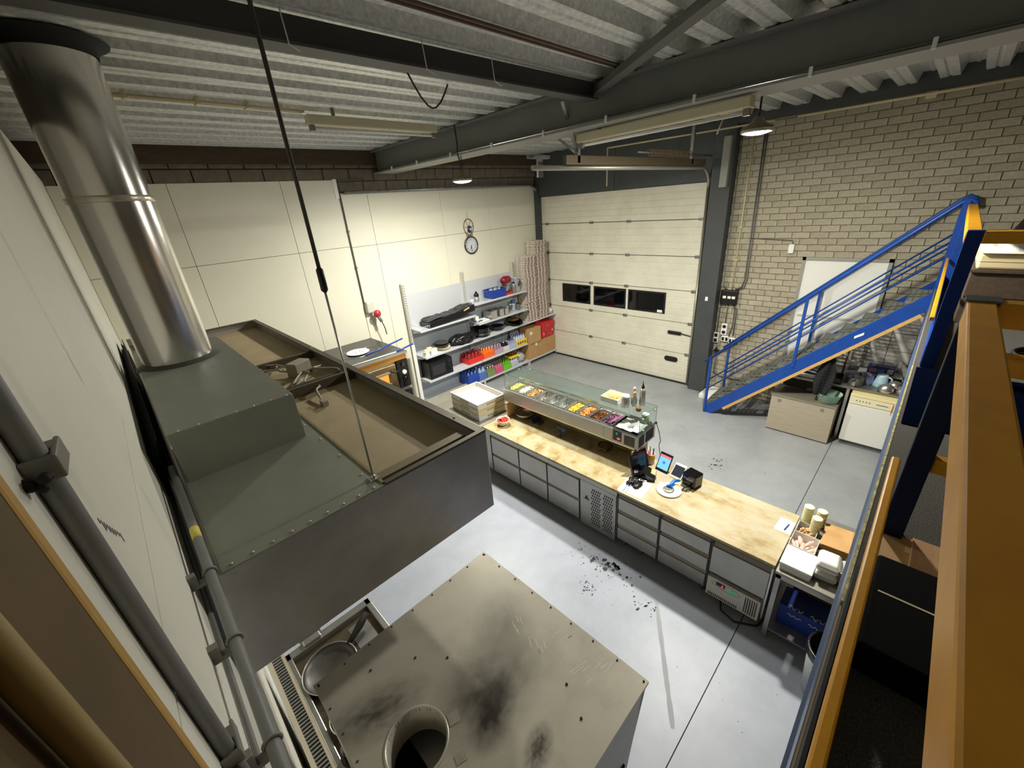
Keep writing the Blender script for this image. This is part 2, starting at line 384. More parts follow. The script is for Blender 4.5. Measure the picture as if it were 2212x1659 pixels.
# roof deck : trapezoidal sheets running along x
ce = struct(bx(-.9, 9, -5.3, 8.1, 5.4, 5.5).build('ceiling', m_dark), 'galvanised trapezoidal roof deck', 'ceiling')
prof = [(0, 0), (.07, 0), (.085, .012), (.1, .012), (.115, 0), (.185, 0), (.215, .11), (.25, .11), (.26, .1), (.285, .1), (.295, .11), (.37, .11), (.40, 0)]
def sheet(x0, x1, y0, n):
    m = MB(); pts = []
    for k in range(n): pts += [(y0+k*.4+u, ZC+.012+w) for u, w in prof[:-1]]
    pts.append((y0+n*.4, ZC+.012))
    b = m.add([(x0, y, z) for y, z in pts]+[(x1, y, z) for y, z in pts]); L = len(pts)
    for i in range(L-1): m.face((b+i, b+i+1, b+L+i+1, b+L+i))
    return m.build('deck_sheet', m_galv, ce, solid=.003)
for y0, n in ((-5.22, 3), (-4.02, 3), (-2.82, 3), (-1.62, 3), (-.42, 3), (.78, 3), (1.98, 3), (3.18, 3), (4.38, 3), (5.58, 3), (6.78, 3)):
    sheet(-.88, 4.36, y0, n); sheet(4.32, 8.95, y0, n).location.z = -.004

# main beam: rolled steel I section, with the conduit and its clips
def skew(y): return 4.17
bm_ = struct(MB().build('ceiling_beam', m_beam), 'deep dark grey steel main beam crossing the hall', 'beam')
def beampart(name, u0, u1, z0, z1, m):
    ya, yb = -5.2, 7.79
    q = MB().hexa([(skew(ya)+u0, ya, z0), (skew(ya)+u1, ya, z0), (skew(yb)+u0, yb, z0), (skew(yb)+u1, yb, z0), (skew(ya)+u0, ya, z1), (skew(ya)+u1, ya, z1), (skew(yb)+u0, yb, z1), (skew(yb)+u1, yb, z1)])
    return q.build(name, m, bm_)
beampart('bottom_flange', 0, .42, 4.8, 4.822, mat('beam_flange', (150, 150, 144), .45))
beampart('web', .1, .13, 4.822, 5.15, m_beam)
beampart('top_flange', 0, .42, 5.15, 5.17, m_beam)
ca = MB(); ca.tube([(skew(-5)+.015, -5, 4.836), (skew(7.7)+.015, 7.7, 4.836)], .012, 8); ca.build('conduit', m_dconduit, bm_)
clip = bx(-.012, .012, -.012, .012, -.03, .03).build('clip', m_white, bm_)
for i, y in enumerate((.35, 1.0, 1.85, 2.75, 3.6, 4.5, 5.4, 6.3, 7.1)):
    if i == 0: clip.location = (skew(y)-.004, y, 4.825)
    else: copypart(clip, (skew(y)-.004, y, 4.825), bm_)
struct(MB().prism([(2.85, 5.01), (2.99, 5.01), (2.99, 5.025), (2.93, 5.025), (2.93, 5.17), (2.91, 5.17), (2.91, 5.025), (2.85, 5.025)], -.8, 4.17, 'x').build('trim_2', mat('purlin_paint', (74, 74, 72), .55)), 'dark steel purlin below the roof deck, running to the main beam', 'purlin')
hk = tag(MB().tube([(1.15, 2.84, 5.17), (1.15, 2.82, 5.0), (1.18, 2.77, 4.96)], .004, 6).build('wire_hook', m_white), 'white wire hook on the dark purlin, nearest the hood rod', 'hook', 'wire hooks on the purlin')
for x, lb in ((2.06, 'white wire hook at the middle of the dark purlin'), (2.7, 'white wire hook on the dark purlin, nearest the main beam')):
    c = hk.copy(); c.location = (x-1.15, 0, 0); c['label'] = lb; COL.objects.link(c)
tag(MB().tube([(2.35, 3.5, 5.17)]+[(2.35+.53*t, 3.5+.15*t, 5.17-.22*sin(pi*t)) for t in (.12, .25, .4, .5, .6, .75, .88)]+[(2.88, 3.65, 5.17)], .008, 6).build('hanging_cable', m_cable), 'thin dark cable sagging in a loop from the roof deck', 'cable')
struct(MB().bar((4.35, 3.1, 5.09), (2.95, 1.12, 5.12), .1, .06).build('trim_3', mat('brace_paint', (88, 88, 84), .5)), 'diagonal wind brace joining the main beam under the deck', 'brace')

# column and lintel of the roller door
struct(MB().box(8.5, 8.74, 2.98, 3.33, 0, 5.17).build('trim_4', m_darkgrey, bev=.006), 'anthracite steel column between roller door and brick wall', 'column')
li = struct(bx(8.62, 8.76, 3.33, 5.45, 4.22, 5.17).build('trim_5', m_darkgrey), 'anthracite lintel panel above the roller door', 'lintel')
bx(8.62, 8.76, 5.46, 7.8, 4.22, 5.17).build('lintel_panel', m_darkgrey, li)
bx(8.56, 8.74, 7.68, 7.8, 0, 4.5).build('door_jamb', m_darkgrey, li)

# roller door: seven sections
dr = struct(bx(8.77, 8.8, 3.3, 7.7, 0, 4.3).build('door_1', m_dark), 'cream sectional roller door with three dark windows', 'roller door')
zs = [.02, .71, 1.425, 2.13, 2.84, 3.56, 4.22]
for i in range(6):
    z0, z1 = zs[i]+.004, zs[i+1]-.004; pts = [(8.74, z0), (8.7, z0+.006)]; n = 4; gh = (z1-z0-.012)/(n+1)
    for k in range(1, n+1):
        zz = z0+.006+gh*k; pts += [(8.7, zz-.009), (8.707, zz-.004), (8.707, zz+.004), (8.7, zz+.009)]
    pts += [(8.7, z1-.006), (8.74, z1)]
    MB().prism([(p[0], p[1]) for p in pts], 3.46, 7.68, 'y').build('door_section', m_door, dr)
hg = MB().box(8.685, 8.7, -.05, .05, -.03, .03); hg.cyl((8.685, -.05, 0), (8.685, .05, 0), .012, n=8); hinge = None
for z in zs[1:-1]:
    for y in (3.5, 5.1, 6.1, 7.5):
        if hinge is None: hinge = hg.build('hinge', m_galvp, dr); hinge.location = (0, y, z)
        else: copypart(hinge, (0, y, z), dr)
for k, (a, b) in enumerate(((6.12, 7.03), (5.1, 6.02), (4.1, 5.04))):
    f = MB().box(8.688, 8.7, a, b, 1.58, 1.62); f.box(8.688, 8.7, a, b, 2.02, 2.06); f.box(8.688, 8.7, a, a+.04, 1.62, 2.02); f.box(8.688, 8.7, b-.04, b, 1.62, 2.02)
    w = f.build('door_window', m_black, dr, bev=.004)
    bx(8.694, 8.699, a+.03, b-.03, 1.61, 2.03).build('pane', m_glassblk, w)
bx(8.685, 8.689, 4.16, 4.28, 1.6, 1.66).build('sticker', m_white, dr)
MB().box(8.66, 8.7, 3.68, 3.98, 1.15, 1.22).bar((8.68, 3.7, 1.19), (8.68, 3.46, 1.16), .02, .02).build('latch', m_black, dr, bev=.006)
MB().rrect(3.72, 4.02, -.06, .06, 0, .02, .05)
hs = MB(); pts = []
for cy, cz, a in ((3.96, .545, 0), (3.76, .545, 90), (3.76, .545, 180), (3.96, .545, 270)):
    for i in range(5): t = radians(a+90*i/4); pts.append((cy+.06*cos(t), cz+.06*sin(t)))
hs.prism(pts, 8.685, 8.7, 'x').build('foot_handle', m_blackmat, dr, bev=.004)
bx(8.66, 8.75, 3.4, 7.7, 0, .03).build('rubber_seal', m_black, dr)
tk = MB(); tk.tube([(8.66, 3.42, .02), (8.66, 3.42, 4.1)]+arc((8.31, 3.42, 4.1), .35, 0, 90, 6)+[(3.75, 3.42, 4.45)], .028, 8)
tag(tk.build('door_track', mat('track_galv', (176, 172, 158), .45, .6)), 'galvanised door track curving to horizontal beside the column', 'door track')
tk = MB(); tk.tube([(8.66, 7.735, .02), (8.66, 7.735, 4.15)]+arc((8.3, 7.735, 4.15), .36, 0, 90, 6)+[(3.5, 7.735, 4.51)], .03, 8)
tag(tk.build('door_track', m_galvp), 'grey door track running along the back wall panels', 'door track')
sh = thing('door_spring_shaft', 'door shaft with coil spring hung above the roller door track', 'spring shaft', (0, 0, 0))
MB().bar((4.3, 3.4, 4.53), (8.3, 3.4, 4.53), .05, .1).build('rail', mat('rusty_rail', (104, 92, 70), .6, .3), sh)
coil = [(6.2+i*.012, 3.36+.045*cos(i*.9), 4.64+.045*sin(i*.9)) for i in range(120)]
MB().tube(coil, .009, 5).build('coil_spring', mat('spring_bronze', (128, 108, 78), .45, .6), sh)
MB().tube([(5.9, 3.36, 4.64), (8.5, 3.36, 4.64)], .012, 8).build('shaft', m_galvp, sh)
for y0, lbx in ((3.4, 4.55), (3.4, 7.75)):
    MB().bar((lbx, y0, 4.5), (lbx, y0, 5.1), .05, .05).build('hanger', m_galvp, sh)
MB().bar((4.55, 3.4, 4.6), (4.15, 3.3, 5.08), .04, .012).bar((4.55, 3.4, 4.6), (4.9, 4.3, 5.08), .04, .012).build('hanger_brace', m_galvp, sh)
MB().box(4.35, 4.75, 4.0, 4.06, 4.62, 4.66).box(4.5, 4.6, 4.0, 4.03, 4.4, 4.62).build('mounting_bracket', m_galvp, sh)

# white door in the brick wall under the stairs
d2 = struct(bx(8.72, 8.76, .55, 1.64, 0, 2.84).build('door_2', m_whitem), 'plain white door in the brick wall behind the stairs', 'door')
MB().box(8.7, 8.77, .5, .55, 0, 2.89).box(8.7, 8.77, 1.64, 1.69, 0, 2.89).box(8.7, 8.77, .5, 1.69, 2.84, 2.89).build('door_frame', mat('door_frame_grey', (150, 148, 138), .5), d2)
MB().tube([(8.7, 1.52, 1.15), (8.66, 1.52, 1.15), (8.66, 1.4, 1.15)], .012, 8).build('door_handle', m_steel, d2)
bx(8.71, 8.72, .6, 1.6, 1.86, 1.9).build('door_rail', mat('door_strip', (196, 192, 180), .5), d2)

# tiles behind the sink
ti = struct(bx(8.73, 8.76, -.35, .56, .9, 2.05).build('trim_6', m_mortar), 'pale wall tiles above the dish worktop', 'tiling')
tl = bx(8.722, 8.74, .004, .296, .004, .296).build('tile', m_tile, ti, bev=.003); first = True
for j in range(4):
    for i in range(3):
        loc = (0, .26-i*.3, .85+j*.3)
        if first: tl.location = loc; first = False
        else: copypart(tl, loc, ti)

# ================================================================ LAMPS, CEILING FITTINGS
def highbay(x, y, z, cab, label):
    t = thing('high_bay_lamp', label, 'lamp', (x, y, z), group='high bay lamps')
    MB().lathe((x, y, z), [(.115, .012), (.14, .03), (.14, .05), (.07, .085), (.045, .13), (.03, .14)], 28).build('housing', m_lampbody, t)
    MB().lathe((x, y, z), [(0, -.018), (.05, -.016), (.09, -.009), (.118, 0), (.13, .012)], 28).build('lens', m_lens, t)
    MB().lathe((x, y, z), [(.132, .0), (.146, .004), (.146, .03), (.132, .03)], 28, cap0=False, cap1=False).build('rim', m_steel, t)
    MB().tube([(x-.05, y, z+.08), (x, y, z+.2), (x+.05, y, z+.08)], .005, 6).build('bracket', m_black, t)
    MB().tube(cab, .009, 6).build('cable', m_cable, t)
    ch = MB()
    for i in range(5): ch.tube([(x+.016+.012*cos(a), y, z+.2+i*.03+.02*sin(a)) for a in [k*pi/4 for k in range(8)]], .004, 5, closed=True)
    ch.build('chain', m_black, t)
highbay(4.24, 5.28, 4.462, [(4.24, 5.28, 4.66), (4.2, 5.25, 4.74), (4.155, 5.22, 4.8), (4.15, 5.2, 4.95), (4.13, 5.19, 5.17)], 'bright high bay lamp hanging in front of the back wall')
highbay(5.1, 1.6, 4.572, [(5.1, 1.6, 4.77), (5.1, 1.6, 5.17)], 'bright high bay lamp hanging behind the main beam, near the brick wall')

def fluor(p, q, label):
    p, q = Vector(p), Vector(q); t = thing('fluorescent_fitting', label, 'light fitting', p, group='fluorescent fittings')
    d = (q-p).normalized()
    MB().bar(p, q, .1, .09).build('housing', m_tube, t, bev=.01)
    MB().cyl(p+d*.06+Vector((0, 0, -.075)), q-d*.06+Vector((0, 0, -.075)), .016, n=10).build('tube', m_white, t)
    for e in (p+d*.04, q-d*.04): MB().bar(e+Vector((0, 0, -.04)), e+Vector((0, 0, -.1)), .04, .05, up=d).build('end_cap', m_clamp, t)
    MB().bar(p+d*.3, p+d*.3+Vector((0, 0, .14)), .03, .03, up=d).build('hanger', m_galvp, t)
fluor((2.02, 4.97, 5.06), (3.66, 5.0, 5.06), 'cream fluorescent fitting under the deck, pointing at the main beam')
fluor((4.47, 3.32, 4.74), (4.33, 1.42, 4.74), 'cream fluorescent fitting hanging alongside the main beam')
ct = MB().tube([(.3, 5.0, 5.15), (2.02, 4.98, 5.13)], .012, 8).tube([(.3, 5.06, 5.15), (2.02, 5.04, 5.13)], .008, 8)
for x in (.6, 1.1, 1.5, 1.8): ct.box(x-.012, x+.012, 4.96, 5.08, 5.12, 5.18)
tag(ct.build('conduit_run', m_conduit), 'cream conduit pair clipped under the deck left of the fluorescent fitting', 'conduit')
tag(MB().tube([(8.48, -1.5, 5.02), (8.48, 2.1, 5.02)], .016, 8).box(8.5, 8.58, .55, .66, 4.97, 5.05).build('conduit_run', m_conduit), 'cream conduit along the top of the brick wall', 'conduit')
tag(MB().tube([(1.2, 2.37, 5.155), (4.15, 2.42, 5.155)], .012, 8).tube([(1.2, 2.42, 5.155), (4.15, 2.47, 5.155)], .01, 8).build('ceiling_pipe', mat('rust_pipe', (110, 84, 70), .6)), 'pair of rusty brown pipes under the deck in front of the purlin', 'pipes')
tag(MB().box(5.9, 6.0, 2.2, 2.3, 4.9, 5).tube([(6.2, 2.0, 4.95), (5.7, 2.5, 4.95)], .014, 6).tube([(5.95, 2.25, 4.9), (5.9, 2.3, 4.7)], .008, 6).tube([(5.5, 2.25, 4.95), (6.4, 2.25, 4.96)], .014, 6).build('ceiling_junction', m_conduit), 'cream junction box with conduits under the far deck', 'junction box')
tag(MB().tube([(8.1, 5.3, 5.0), (8.1, 5.3, 4.3)], .014, 8).tube([(8.1, 5.3, 5.0), (8.1, 2.3, 4.98)], .014, 8).box(8.08, 8.12, 5.27, 5.33, 4.62, 4.66).build('conduit_drop', m_conduit), 'grey conduit drop in front of the lintel', 'conduit')
struct(bx(8.5, 8.74, -5.2, 2.98, 5.07, 5.3).build('trim_7', m_darkgrey), 'dark edge beam above the brick wall', 'beam')
struct(MB().box(8.4, 8.5, 3.02, 3.14, 4.1, 4.9).build('trim_8', mat('pale_stub', (150, 148, 140), .5)), 'pale strip fixed to the head of the anthracite column', 'strip')
tag(bx(8.48, 8.5, 3.12, 3.17, 2.02, 2.1).build('sensor_plate', m_white), 'small white plate on the anthracite column', 'sensor')

# ================================================================ WALL SERVICES
cd = MB().tube([(8.72, 2.77, 4.95), (8.72, 2.765, 2.24)], .014, 8)
for z in (3.9, 3.4, 2.8): cd.box(8.7, 8.74, 2.74, 2.79, z-.012, z+.012)
tag(cd.build('wall_conduit', m_conduit), 'cream conduit dropping down the brick wall to the black fuse box', 'conduit')
tag(MB().tube([(8.72, 2.6, 4.95), (8.72, 2.56, 2.45), (8.72, 2.6, 2.3), (8.72, 2.7, 2.24)], .013, 8).tube([(8.72, 2.56, 4.95), (8.72, 2.52, 2.45), (8.72, 2.56, 2.27), (8.72, 2.66, 2.24)], .01, 8).build('wall_conduit', m_dconduit), 'pair of dark conduits bending into the black fuse box', 'conduit')
tag(MB().tube([(8.72, 2.95, 4.95), (8.72, 2.93, 2.3), (8.72, 2.86, 2.24)], .01, 8).build('wall_conduit', mat('pale_conduit', (128, 124, 112), .5)), 'pale conduit close beside the column above the fuse box', 'conduit')
tag(MB().tube([(8.725, 2.56, 3.2), (8.725, 1.9, 3.16), (8.725, 1.88, 3.1)], .009, 6).build('sensor_cable', m_dconduit), 'thin cable across the brick wall to the alarm sensor', 'cable')
tag(MB().box(8.69, 8.74, 1.85, 1.93, 2.95, 3.1).box(8.685, 8.69, 1.86, 1.92, 2.97, 3.0).build('alarm_sensor', m_white, bev=.012), 'white motion sensor on the brick wall above the door', 'sensor')
fb = thing('fuse_box', 'black fuse box with white switches on the brick wall', 'fuse box', (8.74, 2.78, 2.1))
bx(8.64, 8.74, 2.63, 2.94, 1.96, 2.23).build('enclosure', m_black, fb, bev=.012)
for y in (2.86, 2.77, 2.69): bx(8.632, 8.642, y-.03, y+.03, 2.07, 2.12).build('switch', m_white, fb)
for k, (pts, lb) in enumerate((([(8.72, 2.9, 1.96), (8.72, 2.94, 1.85), (8.72, 2.94, 1.33)], 'grey conduit from fuse box to the leftmost socket'), ([(8.72, 2.8, 1.96), (8.72, 2.8, 1.56)], 'grey conduit from fuse box straight down to the round sockets'), ([(8.72, 2.72, 1.96), (8.72, 2.66, 1.84), (8.72, 2.66, 1.5), (8.72, 2.7, 1.28)], 'grey conduit bending from fuse box to the low switch pair'), ([(8.72, 2.69, 1.96), (8.72, 2.62, 1.84), (8.72, 2.62, 1.3)], 'grey conduit from fuse box to the rightmost socket'))):
    tag(MB().tube(pts, .012, 8).build('socket_conduit', m_dconduit), lb, 'conduit', 'conduits below the fuse box')
def sock(y, z, w, h, label, rnd=False):
    t = thing('wall_socket', label, 'socket', (8.74, y, z), group='sockets below the fuse box')
    bx(8.69, 8.74, y-w/2, y+w/2, z-h/2, z+h/2).build('box', m_white, t, bev=.008)
    for s in (-1, 1):
        if h > w: q = MB().cyl((8.684, y, z+s*h/4), (8.7, y, z+s*h/4), w*.32, n=12) if rnd else bx(8.684, 8.7, y-w*.3, y+w*.3, z+s*h/4-h*.16, z+s*h/4+h*.16)
        else: q = bx(8.684, 8.7, y+s*w/4-w*.16, y+s*w/4+w*.16, z-h*.3, z+h*.3)
        q.build('outlet', m_black, t)
sock(2.94, 1.22, .1, .22, 'white double socket nearest the column', False)
sock(2.8, 1.42, .11, .24, 'white twin round socket below the fuse box', True)
sock(2.76, 1.22, .14, .12, 'white switch pair under the twin round socket')
sock(2.62, 1.2, .12, .12, 'white double socket nearest the stair handrail')
tag(MB().tube([(8.72, 2.88, .9), (8.72, 2.89, .45), (8.72, 2.8, .38), (8.72, 1.4, .37)], .016, 8).build('gas_pipe', mat('lead_pipe', (110, 104, 92), .5)), 'thin grey pipe bending along the brick wall behind the stairs', 'pipe')
tv = MB().tube([(8.7, 2.84, .95), (8.7, 2.94, .95)], .016, 8).cyl((8.68, 2.89, .95), (8.68, 2.89, 1.02), .02, n=10).cyl((8.68, 2.82, .92), (8.68, 2.96, .92), .012, n=8)
tag(tv.build('tap', m_blackmat), 'small black tap on the wall near the stair foot', 'tap')
tag(bx(8.2, 8.72, 2.72, 2.96, 0, .1).build('plinth_block', m_white, bev=.01), 'low white block on the floor behind the stair foot', 'block')

# ================================================================ DUCT AND HOODS
du = thing('extraction_duct', 'round shiny steel duct rising from the hood to the roof', 'duct', (.2, 3.95, 3.19))
def cy(z0, z1, r, name, m):
    MB().lathe((.2, 3.98, 0), [(r, z0), (r, (z0+z1)/2), (r, z1)], 48, cap0=False, cap1=False).build(name, m, du)
cy(3.18, 4.335, .222, 'lower_pipe', m_duct); cy(4.3, 5.18, .219, 'upper_pipe', m_duct)
MB().lathe((.2, 3.98, 0), [(.224, 4.3), (.23, 4.305), (.226, 4.32), (.232, 4.335), (.222, 4.34)], 48, cap0=False, cap1=False).build('joint_tape', mat('foil_tape', (206, 200, 184), .3, .7, bump=(60, .25)), du)
MB().lathe((.2, 3.98, 0), [(.224, 3.215), (.25, 3.195), (.275, 3.182)], 48, cap0=False, cap1=False).build('base_flange', mat('flange_sealant', (84, 82, 72), .6, .4), du)
MB().lathe((.2, 3.98, 0), [(.225, 5.1), (.24, 5.14), (.3, 5.17)], 40, cap0=False, cap1=False).build('roof_collar', m_blackmat, du)

X0, X1, Y0, Y1, ZT, ZB = -.075, 1.275, 1.63, 6.47, 2.9, 2.355
ho = thing('extraction_hood', 'large dusty steel extraction hood with open recess on top', 'hood', (.6, 4, ZB))
MB().hexa([(X0-.045, Y0, ZB), (X1, Y0, ZB), (X0-.045, Y0+.012, ZB), (X1, Y0+.012, ZB), (X0, Y0, ZT), (X1, Y0, ZT), (X0, Y0+.012, ZT), (X1, Y0+.012, ZT)]).build('front_panel', m_hoodf, ho, bev=.003)
MB().hexa([(X0-.045, Y0+.012, ZB), (X0-.035, Y0+.012, ZB), (X0-.045, Y1, ZB), (X0-.035, Y1, ZB), (X0, Y0+.012, ZT), (X0+.012, Y0+.012, ZT), (X0, Y1, ZT), (X0+.012, Y1, ZT)]).build('side_panel', m_hoodf, ho)
MB().box(X1-.012, X1, Y0+.012, Y1, ZB, ZT).build('side_panel', m_hoodf, ho)
MB().box(X0, X1, Y1-.012, Y1, ZB, ZT).build('rear_panel', m_hoodf, ho)
MB().box(X1-.05, X1, Y0, Y1, ZT, ZT+.012).box(.63, X1-.05, Y0, Y0+.03, ZT, ZT+.012).box(X0, X1-.05, Y1-.05, Y1, ZT, ZT+.012).build('rim', mat('hood_rim', (96, 90, 74), .5, .5), ho)
MB().box(X0+.012, .63, Y0+.0, 2.98, ZT-.004, ZT+.006).build('top_plate', m_hoodg, ho, bev=.002)
MB().box(X0+.012, .63, 2.98, Y1-.05, ZT-.05, ZT-.04).build('rear_plate', m_hoodb, ho)
MB().box(.618, .632, Y0+.02, Y1-.05, ZT-.09, ZT+.012).build('recess_wall', mat('recess_edge', (150, 140, 108), .45, .5), ho)
MB().box(.63, X1-.012, Y0+.012, Y1-.012, ZT-.1, ZT-.09).build('recess_floor', m_hoodb, ho)
MB().box(.64, 1.19, Y0+.09, Y0+.15, ZT-.09, ZT-.015).build('inner_channel', mat('channel_dusty', (128, 118, 92), .6, .3), ho)
MB().box(.64, X1-.02, 3.36, 3.4, ZT-.09, ZT-.01).box(.64, X1-.02, 3.46, 3.49, ZT-.09, ZT-.025).build('cross_rail', mat('cross_rail', (92, 86, 70), .5, .5), ho)
MB().box(.64, X1-.02, 4.3, 4.34, ZT-.09, ZT-.02).build('cross_rail', mat('cross_rail', (92, 86, 70), .5, .5), ho)
MB().box(X0, .05, Y1-.02, Y1+.02, ZT, ZT+.09).build('corner_tab', m_hoodf, ho)
MB().box(-.05, .545, 2.46, 4.55, ZT, 3.19).build('plenum_box', m_hoodg, ho, bev=.003)
sw = MB()
for i in range(7): sw.ico((.0+i*.085, 2.465, 3.192), .007)
for i in range(9): sw.ico((X0+.05+i*.075, Y0+.02, ZT+.008), .007)
for i in range(5): sw.ico((.585, 1.8+i*.27, ZT+.008), .007)
for i in range(4): sw.ico((.54, 2.6+i*.5, 3.192), .007)
for i in range(3): sw.ico((X1-.025, 1.9+i*1.2, ZT+.014), .008)
sw.build('screw', m_steel, ho)['kind'] = 'stuff'
# filters under the hood
MB().box(X0+.02, X1-.02, Y0+.02, Y1-.02, ZB+.25, ZB+.27).build('filter_bank', m_steelb, ho)
ro = thing('suspension_rod', 'thin steel rod with turnbuckle holding the hood from the roof', 'rod', (.61, 1.72, ZT))
MB().cyl((.61, 1.72, ZT), (.61, 1.72, 3.85), .005, n=8).build('lower_rod', m_steel, ro)
MB().cyl((.61, 1.72, 3.9), (.61, 1.72, 5.17), .008, n=8).build('upper_rod', mat('rod_dark', (70, 68, 60), .5, .5), ro)
MB().lathe((.61, 1.72, 0), [(.006, 3.83), (.014, 3.84), (.014, 3.92), (.006, 3.93)], 12).build('turnbuckle', m_black, ro)
MB().box(.585, .635, 1.695, 1.745, ZT+.006, ZT+.014).ico((.61, 1.72, ZT+.02), .015).build('base_plate', m_steel, ro)
jb = thing('junction_box', 'grey junction box with loose cables on top of the hood', 'junction box', (1.0, 3.85, ZT-.09))
M = Matrix.Translation((.98, 3.9, ZT-.02)) @ Matrix.Rotation(.5, 4, 'Z')
MB().box(-.09, .09, -.06, .06, -.07, .06, M).build('box', m_gcable, jb, bev=.008)
def wob(p, q, n, a, r, seed):
    random.seed(seed); pts = []
    for i in range(n+1):
        t = i/n; v = Vector(p).lerp(Vector(q), t)
        if 0 < i < n: v += Vector((random.uniform(-a, a), random.uniform(-a, a), random.uniform(0, a*.6)))
        pts.append(v)
    out = []
    for i in range(len(pts)-1):
        p0 = pts[max(i-1, 0)]; p1 = pts[i]; p2 = pts[i+1]; p3 = pts[min(i+2, len(pts)-1)]
        for k in range(5):
            t = k/5; out.append(.5*((2*p1)+(p2-p0)*t+(2*p0-5*p1+4*p2-p3)*t*t+(3*p1-p0-3*p2+p3)*t**3))
    out.append(pts[-1]); return MB().tube(out, r, 6)
for i, (p, q, a) in enumerate((((.98, 3.85, ZT-.05), (.86, 3.05, ZT-.07), .07), ((.95, 3.95, ZT-.04), (.8, 4.35, ZT-.06), .1), ((1.05, 3.85, ZT-.05), (1.2, 3.35, ZT-.02), .08), ((.94, 3.88, ZT-.05), (.7, 4.2, ZT-.03), .12), ((.97, 3.83, ZT-.05), (.72, 3.3, ZT-.07), .08))):
    wob(p, q, 5, a, .009, i).build('cable', m_gcable, jb)
bx(.84, .88, 3.0, 3.07, ZT-.09, ZT-.05).build('plug', m_gcable, jb)
rb = MB().lathe((.92, 2.35, ZT-.149), [(.0, 0), (.06, .0)], 12)
random.seed(3)
# tall stainless unit in the foreground with open duct hole
bt = thing('stainless_oven', 'scratched stainless oven cabinet with round duct hole in its top', 'oven', (.64, 1.13, 0))
C = Vector((0.298, 1.148)); Rh = 0.136
def holetop(z0, z1):
    m = MB(); n = 64; x0, x1, y0, y1 = .055, 1.235, .512, 1.755
    outer = []; inner = []
    for i in range(n):
        t = 2*pi*i/n; d = Vector((cos(t), sin(t))); inner.append(C+d*Rh)
        ks = []
        if d.x > 1e-9: ks.append((x1-C.x)/d.x)
        if d.x < -1e-9: ks.append((x0-C.x)/d.x)
        if d.y > 1e-9: ks.append((y1-C.y)/d.y)
        if d.y < -1e-9: ks.append((y0-C.y)/d.y)
        outer.append(C+d*min(ks))
    for cx_, cy_ in ((x0, y0), (x0, y1), (x1, y0), (x1, y1)):
        j = min(range(n), key=lambda k: (outer[k]-Vector((cx_, cy_))).length); outer[j] = Vector((cx_, cy_))
    b = m.add([(p.x, p.y, z1) for p in outer]+[(p.x, p.y, z1) for p in inner]+[(p.x, p.y, z0) for p in outer]+[(p.x, p.y, z0) for p in inner])
    for i in range(n):
        j = (i+1) % n; m.face((b+i, b+j, b+n+j, b+n+i)); m.face((b+2*n+j, b+2*n+i, b+3*n+i, b+3*n+j))
        m.face((b+i, b+2*n+i, b+2*n+j, b+j)); m.face((b+n+i, b+n+j, b+3*n+j, b+3*n+i))
    return m
holetop(1.88, 1.9).build('top_panel', m_boxtop, bt)
MB().lathe((C.x, C.y, 0), [(Rh, 1.72), (Rh, 1.905), (Rh+.012, 1.905), (Rh+.012, 1.9)], 48, cap0=False, cap1=False).build('duct_collar', m_boxtop, bt)
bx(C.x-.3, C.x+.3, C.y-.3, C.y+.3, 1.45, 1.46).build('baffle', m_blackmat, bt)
bx(C.x+.02, C.x+.2, C.y-.2, C.y+.2, 1.6, 1.61).build('inner_flap', m_steelb, bt)
MB().box(.06, .075, .52, 1.75, .12, 1.88).build('side_panel', m_steel, bt)
MB().box(.06, 1.225, 1.735, 1.75, .12, 1.88).build('rear_panel', m_steel, bt)
MB().hexa([(1.09, .53, 1.3), (1.1, .53, 1.3), (1.09, 1.74, 1.3), (1.1, 1.74, 1.3), (1.22, .52, 1.88), (1.23, .52, 1.88), (1.22, 1.745, 1.88), (1.23, 1.745, 1.88)]).box(1.08, 1.1, .53, 1.74, .12, 1.3).build('side_panel', m_steeld, bt)
MB().box(.075, 1.1, .525, .54, .12, 1.3).prism([(.075, 1.3), (1.09, 1.3), (1.22, 1.88), (.075, 1.88)], .524, .536, 'y').build('front_panel', m_steeld, bt)
MB().box(.9, 1.06, .515, .527, .6, 1.42).build('door', m_black, bt, bev=.01)
for x in (.12, 1.04):
    for y in (.58, 1.68): MB().cyl((x, y, 0), (x, y, .12), .025, n=10).build('leg', m_steel, bt)
sw = MB()
for i in range(9):
    t = i/8; sw.ico((.075+1.14*t, 1.738, 1.901), .006); sw.ico((1.218, .53+1.2*t, 1.901), .006); sw.ico((.075, .53+1.2*t, 1.901), .006)
for p in ((.95, .8), (.88, .66), (.5, 1.48), (.62, 1.35), (.3, 1.6)): sw.ico((*p, 1.901), .008)
sw.build('screw', mat('screw_dark', (70, 66, 58), .5, .4), bt)['kind'] = 'stuff'
for k, (a, b, w, h) in enumerate(((.47, 1.1, .026, .055), (.4, .955, .024, .04))):
    M = Matrix.Translation((a, b, 1.9012)) @ Matrix.Rotation(-.3, 4, 'Z'); MB().box(-w, w, -h/2, h/2, 0, .0015, M).build('foil_patch', mat('foil_tape', (206, 200, 184), .3, 1), bt)
sq = MB()
random.seed(5)
